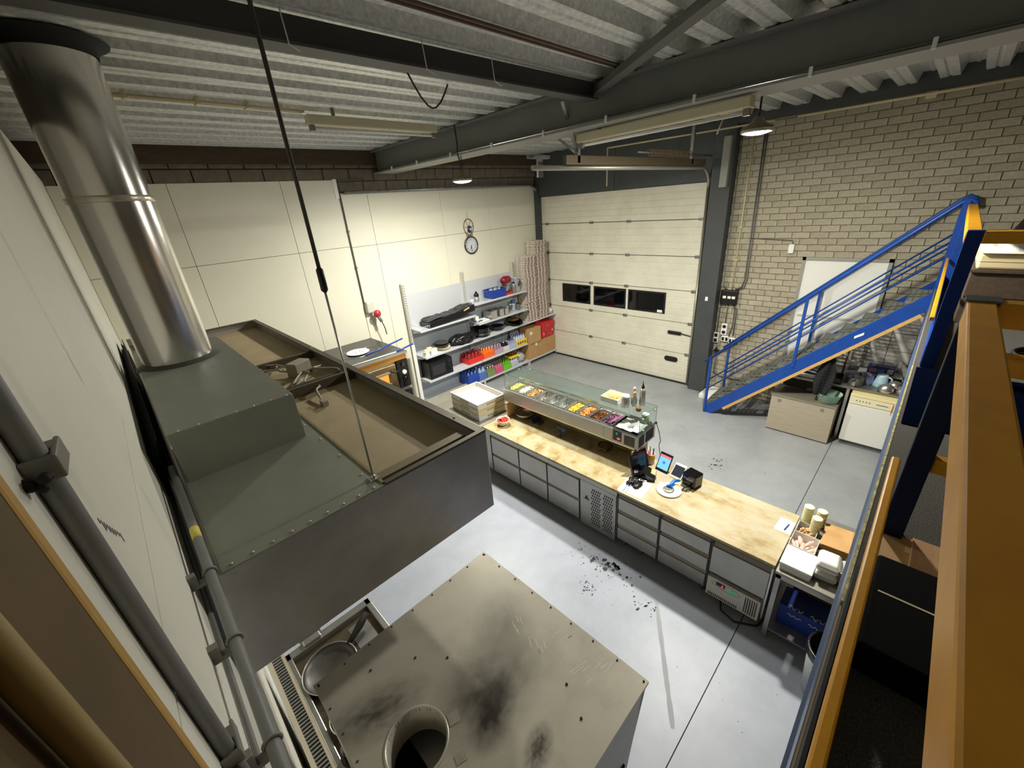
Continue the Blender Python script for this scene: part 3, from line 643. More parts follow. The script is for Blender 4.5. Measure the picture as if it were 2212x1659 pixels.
for (cx_, cy_, n, ang, ln) in ((1.0, 1.2, 5, 1.1, .05), (.975, 1.0, 6, 1.0, .07), (1.1, .95, 5, -.2, .05), (1.02, .78, 5, -.25, .08), (1.12, .72, 5, -.2, .05)):
    for i in range(n):
        x, y = cx_+random.gauss(0, .02), cy_+random.gauss(0, .025); d = Vector((cos(ang), sin(ang)))*ln*random.uniform(.5, 1); e = Vector((-d.y, d.x)).normalized()*.0012
        b = sq.add([(x-e.x, y-e.y, 1.9006), (x+e.x, y+e.y, 1.9006), (x+d.x+e.x, y+d.y+e.y, 1.9006), (x+d.x-e.x, y+d.y-e.y, 1.9006)]); sq.face(range(b, b+4))
sq.build('scratch', mat('scratch_bright', (228, 224, 212), .4, .1), bt)['kind'] = 'stuff'

# cooking range below the hood with pans
rg = thing('cooking_range', 'stainless cooking range with ribbed vent strip along the wall', 'range', (.3, 2.4, 0))
MB().box(.02, .72, 1.86, 2.93, .1, .87).build('body', m_steelb, rg)
MB().box(.0, .72, 2.86, 2.93, .87, .93).box(.67, .72, 2.42, 2.93, .87, .93).box(.67, .72, 1.86, 2.42, .87, .9).box(.0, .04, 1.86, 2.93, .87, .93).build('raised_edge', m_steel, rg, bev=.006)
MB().box(.04, .67, 1.86, 2.86, .87, .885).build('cook_top', mat('range_top', (150, 138, 118), .35, .9, var=(5, .3, .7), c2=(108, 96, 78)), rg)
MB().box(.46, .62, 2.5, 2.8, .885, .89).build('top_plate', m_steel, rg)
MB().box(-.115, -.085, 1.8, 2.96, .1, .95).box(-.02, .0, 1.8, 2.96, .1, .95).build('flue_edge', mat('flue_edge', (206, 196, 172), .45, .4), rg)
MB().box(-.085, -.02, 1.8, 2.96, .84, .85).build('flue_bottom', mat('vent_inside', (60, 44, 40), .9), rg)
fin = None
for i in range(42):
    y = 1.82+i*.0272
    if fin is None: fin = bx(-.086, -.018, 0, .013, .935, .95).build('vent_slat', m_steel, rg); fin.location = fin.location+Vector((0, y, 0))
    else:
        c = fin.copy(); c.parent = rg; c.location = Vector((0, y, 0)) + (fin.location-Vector((0, 1.82, 0))); COL.objects.link(c)
for x in (.06, .68):
    for y in (1.92, 2.87): MB().cyl((x, y, 0), (x, y, .1), .025, n=10).build('leg', m_steel, rg)
MB().box(.12, .3, 2.93, 2.97, .7, .93).box(.14, .28, 2.87, 2.93, .93, .96).build('clip_rail', m_steel, rg, bev=.01)

def pan(name, c, r, h, label, ang, hl, inside, cat='pan', tilt=0):
    t = thing(name, label, cat, c); t.rotation_euler = (tilt, 0, ang)
    MB().lathe((0, 0, 0), [(r*.8, 0), (r*.84, .004), (r*.97, h*.8), (r, h), (r*.985, h), (r*.95, h*.8), (r*.8, .012), (0, .01)], 40, cap1=False).build('body', m_pan, t, local=True)
    MB().lathe((0, 0, 0), [(r*.94, h*.75), (r*.79, .0135), (0, .0125)], 40, cap0=False, cap1=False).build('cooking_surface', inside, t, local=True)
    MB().tube([(r*cos(a), r*sin(a), h) for a in [2*pi*k/40 for k in range(40)]], .004, 6, closed=True).build('rim', m_steel, t, local=True)
    if hl:
        pts = [(r*.96, 0, h*.75), (r+hl*.25, 0, h*.9), (r+hl*.6, 0, h*1.3), (r+hl, 0, h*1.9)]
        MB().tube(pts, [.018, .024, .032, .026], 12).build('handle', m_blackmat, t, local=True)
    return t
pan('frying_pan', (.225, 2.56, .888), .2, .055, 'large worn frying pan on the range beside the oven cabinet', .42, .24, m_panin)
pan('frying_pan', (.2, 2.13, .888), .14, .07, 'smaller pan half hidden by the oven cabinet, behind the frying pan', 2.2, 0, m_panin)
t = thing('saucepan', 'small dark saucepan at the near end of the range', 'pan', (.1, 1.93, .888))
MB().lathe((.1, 1.93, .888), [(.045, 0), (.05, .09), (.053, .1), (.047, .1), (.043, .01), (0, .008)], 24, cap1=False).build('body', m_pan, t)
t = thing('steel_container', 'stainless container at the range edge below the hood', 'container', (.16, 2.99, .93))
MB().box(.1, .36, 2.965, 2.98, .93, 1.0).box(.1, .36, 3.1, 3.11, .93, 1.0).box(.1, .115, 2.98, 3.1, .93, 1.0).box(.345, .36, 2.98, 3.1, .93, 1.0).build('body', m_steel, t, bev=.006)
MB().box(.08, .38, 2.975, 3.12, .915, .935).build('base', m_steel, t)

# pipes on the left wall
t = thing('downpipe', 'thick vertical grey pipe clamped to the near left wall', 'pipe', (-.141, .754, 2.4))
MB().cyl((-.141, .754, 2.4), (-.141, .754, 4.95), .0138, n=24).build('pipe', m_pipe, t)
for z in (3.836, 3.15):
    MB().box(-.155, -.122, .732, .742, z-.017, z+.017).box(-.155, -.122, .766, .8, z-.017, z+.017).box(-.127, -.12, .732, .81, z-.017, z+.017).build('clamp', m_clamp, t, bev=.003)
    cl_ = MB()
    for i in range(5): cl_.ico((-.145+random.uniform(-.008, .012), .72+random.uniform(-.012, .006), z-.012+random.uniform(-.008, .012)), .008)
    cl_.build('clamp_bolt', m_blackmat, t)
t = thing('wall_pipe', 'grey pipe running along the left wall beside the hood', 'pipe', (-.09, 2.5, 2.95))
MB().cyl((-.09, -1, 2.95), (-.09, 2.62, 2.95), .0165, n=20).build('pipe', m_pipe, t)
MB().cyl((-.09, 1.85, 2.95), (-.09, 1.94, 2.95), .0172, n=20).build('tape_band', m_ytape, t)
for y in (1.61, 1.235, .86, .51):
    MB().box(-.155, -.085, y-.012, y+.012, 2.915, 2.93).box(-.155, -.13, y-.012, y+.012, 2.93, 2.975).tube(arc((-.09, y, 2.95), .02, -30, 200, 8, 'xz'), .005, 6).build('clamp', m_clamp, t)
t = thing('wall_pipe', 'thin second pipe along the wall under the hood edge', 'pipe', (-.14, 2.5, 2.76))
MB().cyl((-.1445, -1, 2.76), (-.1445, 4.6, 2.76), .0085, n=12).build('pipe', m_pipe, t)
bk = thing('black_sheets', 'black folded sheets stuffed between hood and left wall', 'sheets', (-.1, 4.5, 2.9))
for i in range(8): MB().box(-.154+i*.0085, -.149+i*.0085, 2.66+(i*37 % 7)*.03, 5.9+(i*53 % 5)*.08, 2.78, 3.06-(i*29 % 6)*.02).build('sheet', m_blackmat, bk)

# board and pipe right beside the camera
bd = thing('wooden_board', 'upright wooden board on the left wall beside the camera', 'board', (-.13, .3, 2.7))
MB().box(-.143, -.129, .1, .53, 2.7, 4.8).build('plank', mat('board_face', (104, 84, 50), .75, var=(5, .3, .7), c2=(90, 72, 44)), bd)
MB().box(-.143, -.127, .53, .557, 2.7, 4.8).build('lit_edge', m_board, bd, bev=.005)  # board corner painted lighter to carry the lamp light on it
MB().box(-.1548, -.143, .12, .2, 2.7, 4.8).build('spacer', m_board, bd)
tag(MB().cyl((-.117, .33, 2.71), (-.117, .33, 4.6), .0098, n=24).build('cream_pipe', m_ypipe), 'cream vertical pipe in front of the wooden board', 'pipe')

# ================================================================ OVEN, WALL PLUG, CLOCK
ov = thing('pizza_oven', 'double deck pizza oven with lit window against the back wall', 'oven', (2.8, 7, 0))
MB().box(1.85, 3.37, 6.4, 7.7, .12, 1.83).build('casing', m_steelb, ov)
MB().box(1.84, 3.39, 6.36, 7.72, 1.83, 1.85).build('top_plate', mat('oven_top', (66, 66, 66), .35, .4), ov, bev=.004)
MB().box(1.84, 3.39, 6.345, 6.362, 1.81, 1.852).build('front_rail', m_steel, ov)
MB().box(1.86, 3.37, 6.37, 6.4, 1.71, 1.81).build('fascia', mat('oven_fascia_amber', (206, 150, 72), .3, .8), ov)
for k, z0 in enumerate((1.2, .62)):
    d = MB().box(1.95, 3.12, 6.35, 6.4, z0, z0+.47).build('door', m_amber, ov, bev=.006)
    MB().box(2.3, 2.95, 6.34, 6.352, z0+.15, z0+.33).build('window', m_orange if k == 0 else mat('oven_window_off', (60, 46, 34), .2), d)
    MB().box(2.26, 2.99, 6.335, 6.35, z0+.33, z0+.36).box(2.26, 2.99, 6.335, 6.35, z0+.12, z0+.15).build('window_frame', m_steel, d)
    MB().tube([(3.02, 6.34, z0+.36), (3.02, 6.26, z0+.36), (3.14, 6.26, z0+.36), (3.14, 6.34, z0+.1)], .014, 8).build('handle', m_black, d)
    cp = MB().box(3.15, 3.37, 6.36, 6.4, z0-.02, z0+.5).build('control_panel', m_black, ov)
    for i, dz in enumerate((.42, .27, .14, .03)):
        MB().lathe((3.27, 6.36, z0+dz), [(.045, 0), (.045, -.02), (.03, -.03)], 16, axis='y').build('gauge' if i == 1 else 'knob', m_white if i == 1 else m_blackgl, cp)
for x in (1.9, 3.3):
    for y in (6.5, 7.6): MB().cyl((x, y, 0), (x, y, .12), .03, n=10).build('leg', m_black, ov)
t = thing('pizza_plate', 'patterned round white plate on top of the pizza oven', 'plate', (2.78, 7.0, 1.85))
MB().lathe((2.78, 7.0, 1.85), [(.1, 0), (.17, .012), (.2, .022), (.195, .026), (.16, .016), (0, .012)], 36, cap1=False).build('dish', m_white, t)
q = MB()
for i in range(26):
    a, r_ = random.uniform(0, 2*pi), random.uniform(.02, .14); q.ico((2.78+cos(a)*r_, 7.0+sin(a)*r_, 1.865), (.013, .009, .003))
q.build('print', mat('plate_print', (120, 104, 88), .6), t)
t = thing('pizza_screen', 'round wire pizza screen under the patterned plate', 'pizza screen', (2.85, 6.95, 1.85))
MB().tube([(2.72+.24*cos(a), 6.98+.24*sin(a), 1.853) for a in [k*pi/20 for k in range(40)]], .005, 6, closed=True).tube([(3.0+.18*cos(a), 7.0+.18*sin(a), 1.853) for a in [k*pi/20 for k in range(40)]], .004, 6, closed=True).build('ring', m_steel, t)
tag(MB().tube([(2.75, 6.62, 1.885), (3.65, 6.92, 1.9)], .014, 10).build('peel_handle', m_bluep), 'blue peel handle lying across the oven top', 'handle', 'blue peel handles')
pl = thing('pizza_peel', 'pizza peel with white shaft and blue grip along the oven front', 'peel', (3.0, 6.36, 1.87))
MB().tube([(2.35, 6.38, 1.87), (3.2, 6.37, 1.873)], .011, 8).build('shaft', m_white, pl); MB().tube([(3.2, 6.37, 1.873), (3.6, 6.47, 1.89)], .016, 8).build('grip', m_bluep, pl)
ps = thing('power_socket', 'grey wall socket with red plug above the pizza oven', 'socket', (3.55, 7.8, 2.4))
MB().tube([(3.44, 7.78, 4.62), (3.44, 7.78, 2.52)], .012, 8).box(3.42, 3.46, 7.76, 7.8, 3.2, 3.23).box(3.42, 3.46, 7.76, 7.8, 3.85, 3.88).build('conduit', m_dconduit, ps)
MB().box(3.44, 3.6, 7.68, 7.8, 2.34, 2.56).build('housing', mat('socket_grey', (200, 198, 186), .5), ps, bev=.02)
M = Matrix.Rotation(radians(35), 4, 'X')
MB().ico((3.6, 7.64, 2.31), (.075, .06, .075), 3).build('red_cap', mat('plug_red', (178, 46, 54), .4), ps)
MB().cyl((3.6, 7.66, 2.3), (3.64, 7.6, 2.14), .04, .03, n=16).build('plug', mat('plug_grey', (120, 126, 126), .5), ps)
MB().tube([(3.64, 7.6, 2.15), (3.68, 7.6, 2.0), (3.7, 7.62, 1.86)], .01, 8).build('cable', m_cable, ps)
MB().tube([(3.44, 7.78, 4.62), (3.46, 7.78, 4.7), (3.95, 7.78, 4.72)], .01, 8).build('conduit', m_dconduit, ps)

ck = thing('wall_clock', 'round wall clock with pale face and grey rim on back wall', 'clock', (6.3, 7.8, 3.3))
MB().lathe((6.3, 7.8, 3.3), [(.2, 0), (.2, -.03), (.17, -.034), (.165, -.02)], 40, axis='y', cap1=False).build('rim', mat('clock_rim', (96, 98, 102), .3, .8), ck)
MB().lathe((6.3, 7.785, 3.3), [(.168, 0), (.168, -.006)], 40, axis='y').build('face', mat('clock_face', (206, 208, 214), .4), ck)
MF = Matrix.Rotation(radians(90), 4, 'X')
for h in range(12):
    a = radians(90-30*(h or 12)); text(str(h or 12), .055, Matrix.Translation((.13*cos(a), -.0225, .13*sin(a))) @ MF, m_black, 'numeral', ck)
MB().bar((6.3, 7.776, 3.3), (6.27, 7.776, 3.21), .014, .003, up=(0, 1, 0)).bar((6.3, 7.776, 3.3), (6.31, 7.776, 3.17), .01, .003, up=(0, 1, 0)).build('hand', m_black, ck)
wd = thing('wall_ornament', 'small wheel ornament with dark ball hanging above the clock', 'ornament', (6.28, 7.8, 3.7))
MB().tube([(6.28+.14*cos(a), 7.785, 3.7+.17*sin(a)) for a in [k*pi/20 for k in range(40)]], .01, 6, closed=True).build('ring', mat('brass_ring', (150, 112, 68), .4, .6), wd)
q = MB()
for k in range(6): a = k*pi/3; q.tube([(6.28, 7.785, 3.7), (6.28+.14*cos(a), 7.785, 3.7+.17*sin(a))], .004, 5)
q.build('spoke', mat('clock_rim', (96, 98, 102), .3, .8), wd)
MB().ico((6.29, 7.77, 3.65), (.06, .03, .08), 2).build('ball', m_blued, wd); MB().ico((6.295, 7.745, 3.65), (.022, .012, .03), 2).build('eye', m_white, wd)
MB().tube([(6.28, 7.785, 3.87), (6.27, 7.79, 4.02)], .003, 5).build('cord', m_black, wd)
for dx in (-.06, .0, .07): MB().tube([(6.28+dx+.022*cos(a), 7.785, 3.51+abs(dx)*.2+.026*sin(a)) for a in [k*pi/6 for k in range(12)]], .006, 5, closed=True).build('bead', m_blackmat, wd)

# ================================================================ COUNTERS
def drawer(y0, y1, z0, z1, parent, lip=.05):
    d = MB().box(3.5, 3.52, y0, y1, z0, z1-lip).build('drawer', m_steeld, parent, bev=.003)
    MB().prism([(3.52, z1-lip-.002), (3.503, z1-lip-.002), (3.513, z1-lip+.004), (3.535, z1-.004), (3.55, z1-.004), (3.55, z1-lip)], y0, y1, 'y').build('grip_lip', mat('grip_shade', (142, 132, 120), .45, .7), d)
    return d
c1 = thing('refrigerated_counter', 'refrigerated pizza counter with six square drawers and topping display on it', 'counter', (3.9, 3.3, 0))
MB().box(3.53, 4.32, 2.065, 4.5, .1, .8).build('carcass', m_steelb, c1)
MB().box(3.5, 3.53, 2.065, 4.5, .78, .845).build('front_rail', m_steelb, c1)
MB().box(3.485, 4.34, 2.06, 4.52, .845, .88).build('worktop', m_counter, c1, bev=.003)
ys = [4.37, 3.75, 3.19, 2.625]
for i in range(3):
    for z0, z1 in ((.1, .43), (.44, .775)): drawer(ys[i+1]+.012, ys[i]-.012, z0, z1, c1, .035)
MB().box(3.505, 3.53, 4.39, 4.5, .1, .78).build('end_stile', m_steelb, c1)
for y in (4.37, 3.75, 3.19, 2.625): MB().box(3.515, 3.53, y-.012, y+.012, .1, .78).build('stile', mat('gasket_dark', (48, 46, 42), .6), c1)
ep = MB().box(3.5, 3.525, 2.075, 2.61, .06, .775).build('machine_panel', m_steeld, c1, bev=.003)
sl = MB()
for cyy in (2.36, 2.18):
    for j in range(13):
        for i in range(5):
            y = cyy+(i-2)*.028+(.014 if j % 2 else 0); z = .14+j*.045; sl.box(3.4975, 3.501, y-.006, y+.006, z, z+.03)
o = sl.build('vent_slot', m_dark, ep); o['kind'] = 'stuff'
MB().box(3.496, 3.5, 2.46, 2.56, .5, .505).box(3.496, 3.5, 2.48, 2.53, .505, .53).ico((3.497, 2.51, .545), .013).build('emblem', m_black, ep)
for y in (2.15, 2.55, 3.3, 4.4):
    for x in (3.6, 4.25): MB().cyl((x, y, 0), (x, y, .1), .025, n=10).build('leg', m_steel, c1)

c2 = thing('refrigerated_counter', 'refrigerated counter with triple drawers, tablets and papers on its cream top', 'counter', (3.9, 1.2, 0))
MB().box(3.53, 4.32, .4, 2.05, .14, .82).build('carcass', m_steelb, c2)
MB().box(3.485, 4.345, .39, 2.055, .85, .88).build('worktop', m_laminate, c2, bev=.003)
MB().box(3.5, 4.33, .395, 2.05, .82, .85).build('top_rail', mat('steel_edge_dark', (96, 92, 78), .4, .7), c2)
for (a, b) in ((1.525, 2.04), (.965, 1.495)):
    for z0, z1 in ((.14, .36), (.37, .59), (.6, .82)): drawer(a, b, z0, z1, c2, .05)
drawer(.415, .935, .4, .82, c2, .075)
for y in (1.51, .95): MB().box(3.51, 3.53, y-.014, y+.014, .14, .82).build('stile', mat('gasket_dark', (48, 46, 42), .6), c2)
MB().box(3.5, 3.53, .395, .41, .14, .82).build('side_stile', m_steel, c2)
cp = MB().box(3.475, 3.53, .425, .93, .1, .36).build('control_panel', mat('panel_offwhite', (206, 202, 190), .45), c2, bev=.004)
q = MB()
for i in range(16): q.box(3.472, 3.476, .62+i*.0185, .628+i*.0185, .115, .15)
for j in range(10):
    for i in range(6): q.box(3.472, 3.476, .45+i*.02, .46+i*.02, .13+j*.021, .144+j*.021)
q.build('vent_slot', m_dark, cp)['kind'] = 'stuff'
MB().box(3.47, 3.476, .755, .84, .29, .33).build('display', m_black, cp); bx(3.468, 3.471, .77, .785, .3, .318).build('digit', m_redled, cp)
bx(3.468, 3.476, .665, .7, .275, .315).build('switch', m_greenled, cp)
pts = [(3.474, .745+.14*cos(a)**1*(1), .3+.04*sin(a)) for a in [k*pi/16 for k in range(32)]]
MB().tube(pts, .0016, 4, closed=True).build('outline', mat('outline_grey', (120, 116, 108), .5), cp)
for y in (.5, 1.0, 1.75, 1.98):
    for x in (3.6, 4.25): MB().cyl((x, y, 0), (x, y, .14), .025, n=10).build('leg', m_steel, c2)
tag(MB().tube([(3.55, .8, .1), (3.45, .75, .01), (3.4, .6, .01), (3.5, .42, .012), (3.7, .36, .05), (3.75, .385, .3)], .01, 8).build('floor_cable', m_cable), 'black cord lying under the end of the counter by the steel table', 'cord')

# steel table behind with dough trays
tb = thing('steel_table', 'stainless table holding the white dough trays', 'table', (3.9, 5.3, 0))
MB().box(3.46, 4.42, 4.53, 6.12, .84, .88).build('tabletop', mat('table_steel', (170, 166, 154), .4, .7, var=(3, .3, .7), c2=(150, 146, 134)), tb, bev=.004)
MB().box(3.5, 4.38, 4.6, 6.05, .3, .32).build('undershelf', m_steelb, tb)
for x in (3.52, 4.36):
    for y in (4.6, 6.05): MB().box(x-.02, x+.02, y-.02, y+.02, 0, .84).build('leg', m_steel, tb)
gr = MB()
for i in range(9): gr.tube([(4.1+i*.035, 4.72, .9), (4.1+i*.035, 5.05, .9)], .003, 5)
gr.tube([(4.08, 4.72, .897), (4.4, 4.72, .897)], .004, 5).tube([(4.08, 5.05, .897), (4.4, 5.05, .897)], .004, 5)
gr.tube([(4.08, 4.72, .884), (4.08, 4.72, .9)], .004, 5).tube([(4.4, 5.05, .884), (4.4, 5.05, .9)], .004, 5)
gr.location = None
tag(gr.build('wire_rack', m_steel), 'wire cooling rack on the steel table behind the dough trays', 'rack')
def tray(z, m, label, dx=0):
    t = thing('dough_tray', label, 'tray', (3.86+dx, 5.05, z), -.06, 'dough trays')
    hx, hy, h, w = .28, .39, .095, .012
    b = MB().box(-hx, hx, -hy, -hy+w, 0, h).box(-hx, hx, hy-w, hy, 0, h).box(-hx, -hx+w, -hy+w, hy-w, 0, h).box(hx-w, hx, -hy+w, hy-w, 0, h)
    b.build('wall', m, t, bev=.004, local=True)
    MB().box(-hx-.012, hx+.012, -hy-.012, -hy+w, h, h+.008).box(-hx-.012, hx+.012, hy-w, hy+.012, h, h+.008).box(-hx-.012, -hx+w, -hy+w, hy-w, h, h+.008).box(hx-w, hx+.012, -hy+w, hy-w, h, h+.008).build('rim', m, t, bev=.003, local=True)
    MB().box(-hx+w, hx-w, -hy+w, hy-w, .01, .016).build('base', m_traybase, t, local=True)
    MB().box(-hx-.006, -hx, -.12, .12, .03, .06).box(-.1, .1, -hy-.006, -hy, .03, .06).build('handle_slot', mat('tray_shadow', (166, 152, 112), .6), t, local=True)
    return t
m_tw = mat('tray_white', (206, 206, 200), .45); m_tcr = mat('tray_cream', (204, 192, 150), .45)
tray(.88, m_tw, 'translucent white dough tray at the bottom of its stack')
tray(.984, m_tcr, 'cream dough tray in the middle of the stack')
tray(1.088, m_tw, 'white empty dough tray on top of the stack')

# ---- topping display
ud = thing('topping_display', 'glass topped refrigerated topping display on wooden supports', 'display', (4.2, 3.3, .88))
for y, nm in ((2.14, 'side_board'), (4.42, 'side_board')): MB().box(3.95, 4.33, y-.012, y+.012, .88, 1.15).build(nm, m_ply, ud, bev=.003)
MB().box(4.3, 4.33, 2.15, 4.41, .88, 1.15).build('back_board', m_counter, ud)
MB().box(4.0, 4.45, 2.1, 4.52, 1.15, 1.17).build('base_plate', m_steel, ud)
MB().box(4.0, 4.012, 2.6, 4.53, 1.17, 1.345).box(4.44, 4.45, 2.46, 4.53, 1.17, 1.36).box(4.012, 4.44, 4.52, 4.53, 1.17, 1.36).build('body', m_steelb, ud)
MB().box(4.0, 4.45, 2.1, 2.46, 1.17, 1.355).box(4.0, 4.012, 2.46, 2.6, 1.17, 1.345).build('compressor_housing', m_steelb, ud, bev=.005)
MB().box(4.0, 4.03, 2.46, 4.53, 1.345, 1.358).box(4.395, 4.45, 2.46, 4.53, 1.345, 1.362).build('top_frame', m_steel, ud)
MB().box(4.0, 4.45, 2.1, 2.46, 1.355, 1.362).build('housing_lid', mat('lid_dark_steel', (90, 92, 90), .35, .8), ud)
sp = MB().box(3.994, 4.001, 2.33, 2.45, 1.2, 1.34).build('switch_panel', m_black, ud)
bx(3.99, 3.995, 2.38, 2.405, 1.29, 1.32).build('switch', m_greenled, sp); bx(3.99, 3.995, 2.345, 2.385, 1.225, 1.25).build('digit', mat('red_digits', (255, 60, 110), .4, emit=1.5), sp)
gl = MB()
for i in range(7): gl.box(3.996, 4.001, 2.14, 2.29, 1.19+i*.02, 1.2+i*.02)
for i in range(8):
    for (a, b) in ((4.03, 4.16), (4.2, 4.4)): gl.box(a, b, 2.096, 2.101, 1.185+i*.02, 1.196+i*.02)
gl.build('vent_slot', m_dark, ud)
zg = 1.6
gm = MB().box(4.02, 4.026, 2.12, 4.51, zg-.03, zg-.024)
def pane(x0, x1, y0, y1, z0, z1): return bx(x0, x1, y0, y1, z0, z1).build('glass_pane', m_glass, ud)
pane(4.05, 4.46, 2.11, 4.52, zg, zg+.007)
pane(4.04, 4.47, 2.104, 2.11, 1.365, zg+.005); pane(4.04, 4.47, 4.52, 4.526, 1.365, zg+.005); pane(4.455, 4.461, 2.115, 4.515, 1.365, zg-.002)
ed = MB()
for p, q in (((4.05, 2.107, zg+.008), (4.05, 4.523, zg+.008)), ((4.46, 2.107, zg+.008), (4.46, 4.523, zg+.008)), ((4.05, 2.107, zg+.008), (4.46, 2.107, zg+.008)), ((4.05, 4.523, zg+.008), (4.46, 4.523, zg+.008)), ((4.04, 2.107, 1.365), (4.04, 2.107, zg)), ((4.04, 4.523, 1.365), (4.04, 4.523, zg)), ((4.465, 2.107, 1.365), (4.465, 2.107, zg))): ed.bar(p, q, .004, .004)
ed.build('glass_edge', mat('glass_edge_green', (70, 104, 92), .2), ud)
st_ = MB()
for y in (2.1, 4.53):
    for x, z in ((4.12, 1.4), (4.36, 1.4), (4.1, zg-.03), (4.4, zg-.03)): st_.cyl((x, y-.012, z), (x, y+.012, z), .012, n=10)
for y in (2.3, 3.2, 4.3): st_.cyl((4.42, y, zg-.015), (4.42, y, zg+.02), .012, n=10)
st_.build('glass_fixing', m_steel, ud)
MB().box(4.36, 4.375, 2.95, 4.5, 1.42, 1.445).box(4.36, 4.375, 2.95, 2.96, 1.365, 1.42).box(4.36, 4.375, 4.49, 4.5, 1.365, 1.42).build('light_strip', m_steel, ud)
random.seed(21)
foods = [('sweetcorn and pale green vegetables', ((206, 200, 96), (170, 160, 60), (226, 220, 150)), .98),
         ('white mushrooms', ((232, 224, 200), (176, 130, 74), (240, 236, 222)), .95),
         ('brown and white mushrooms', ((206, 150, 70), (240, 224, 176), (150, 92, 36)), .95),
         ('reddish sauce with white pieces', ((150, 74, 38), (236, 230, 214), (120, 58, 30)), .55),
         ('white cheese pieces left over', ((238, 236, 226), (222, 216, 200), (206, 200, 186)), .45),
         ('a few white pieces', ((236, 234, 226), (222, 216, 200), (206, 200, 186)), .42),
         ('yellow pineapple pieces', ((236, 196, 30), (250, 222, 90), (200, 150, 20)), .88),
         ('orange prawns', ((230, 140, 50), (240, 176, 100), (196, 104, 30)), .9),
         ('browned meat pieces', ((176, 96, 44), (120, 62, 28), (206, 140, 84)), .8),
         ('purple red onion rings', ((150, 84, 128), (206, 160, 188), (118, 54, 100)), .95)]
pw = (4.5-2.49)/10
for i, (nm, cols, fill) in enumerate(foods):
    y1 = 4.5-i*pw; y0 = y1-pw+.008; x0, x1 = 4.035, 4.39; z1 = 1.362; zb = 1.2
    t = thing('topping_container', 'steel topping container holding %s' % nm, 'food container', ((x0+x1)/2, (y0+y1)/2, zb), group='topping containers in the display')
    m = MB(); r = .03; n = 4
    def ring(ins, z, rr):
        pts = []
        for cx_, cy_, a in ((x1-ins-rr, y1-ins-rr, 0), (x0+ins+rr, y1-ins-rr, 90), (x0+ins+rr, y0+ins+rr, 180), (x1-ins-rr, y0+ins+rr, 270)):
            for k in range(n+1): tt = radians(a+90*k/n); pts.append((cx_+rr*cos(tt), cy_+rr*sin(tt), z))
        return pts
    rings = [ring(0, z1, .012), ring(.014, z1, .035), ring(.018, z1-.01, .035), ring(.03, zb+.01, .03)]
    L = len(rings[0]); b = m.add(sum(rings, []))
    for k in range(3):
        for j in range(L): m.face((b+k*L+j, b+k*L+(j+1) % L, b+(k+1)*L+(j+1) % L, b+(k+1)*L+j), k > 0)
    m.face([b+3*L+j for j in range(L)]); m.build('pan', m_steel, t)
    f = MB(); zf = zb+.015+(z1-zb-.03)*fill; cnt = int(30+110*fill)
    f.mat(0); f.box(x0+.034, x1-.034, y0+.034, y1-.034, zb+.012, zf-.012) if fill > .6 else None
    for k in range(cnt):
        px, py = random.uniform(x0+.045, x1-.045), random.uniform(y0+.045, y1-.045); f.mat(random.choice((0, 0, 1, 2)))
        if fill < .6 and px > (x0+x1)/2+.04: px -= .14
        rot = Matrix.Rotation(random.uniform(0, 3), 3, 'Z') @ Matrix.Rotation(random.uniform(-.6, .6), 3, 'X')
        dome = .02*(1-((px-(x0+x1)/2)/.16)**2) if fill > .6 else 0
        if i == 9: f.tube([Vector((px, py, zf+dome))+rot @ Vector((.022*cos(a), .022*sin(a), 0)) for a in [k2*pi/4 for k2 in range(7)]], .005, 4)
        else: f.ico((px, py, zf+dome-.004+random.uniform(-.006, .008)), (random.uniform(.011, .02), random.uniform(.009, .014), random.uniform(.006, .012)), rot=rot)
    o = f.build('topping', [mat('food_%d_%d' % (i, k), c, .5) for k, c in enumerate(cols)], t); o['kind'] = 'stuff'

# things on the display
t = thing('cheese_tub', 'clear plastic tub of grated pale cheese on the glass top', 'tub', (4.28, 2.62, 1.607))
def opentub(x0, x1, y0, y1, z0, z1, w, name, m, t, bev=.006, base=.004):
    MB().box(x0, x1, y0, y0+w, z0, z1).box(x0, x1, y1-w, y1, z0, z1).box(x0, x0+w, y0+w, y1-w, z0, z1).box(x1-w, x1, y0+w, y1-w, z0, z1).box(x0, x1, y0, y1, z0, z0+base).build(name, m, t, bev=bev)
opentub(4.16, 4.4, 2.5, 2.76, 1.607, 1.68, .005, 'tub', m_white, t)
q = MB().box(4.17, 4.39, 2.51, 2.75, 1.612, 1.66)
for k in range(240): q.bar((lambda a: a)(Vector((random.uniform(4.18, 4.38), random.uniform(2.52, 2.74), random.uniform(1.66, 1.7)))), Vector((0, 0, 0))+Vector((random.uniform(4.2, 4.36), random.uniform(2.54, 2.72), random.uniform(1.66, 1.705))), .005, .004)
q.build('grated_cheese', mat('grated_cheese', (242, 224, 160), .6), t)['kind'] = 'stuff'
def bottle(name, label, cat, x, y, z, prof, m, capprof=None, mc=None, group=None, ex=()):
    t = thing(name, label, cat, (x, y, z), group=group)
    MB().lathe((x, y, z), prof, 20).build('body', m, t)
    if capprof: MB().lathe((x, y, z), capprof, 16).build('cap', mc, t)
    for nm, pf, mm in ex: MB().lathe((x, y, z), pf, 20).build(nm, mm, t)
    return t
bottle('shaker', 'squat aluminium shaker with white lid on the glass top', 'shaker', 4.2, 2.41, 1.607, [(.05, 0), (.053, .01), (.053, .12), (.042, .135)], m_steel, [(.05, .135), (.052, .145), (.05, .165), (.03, .17), (0, .17)], m_white)
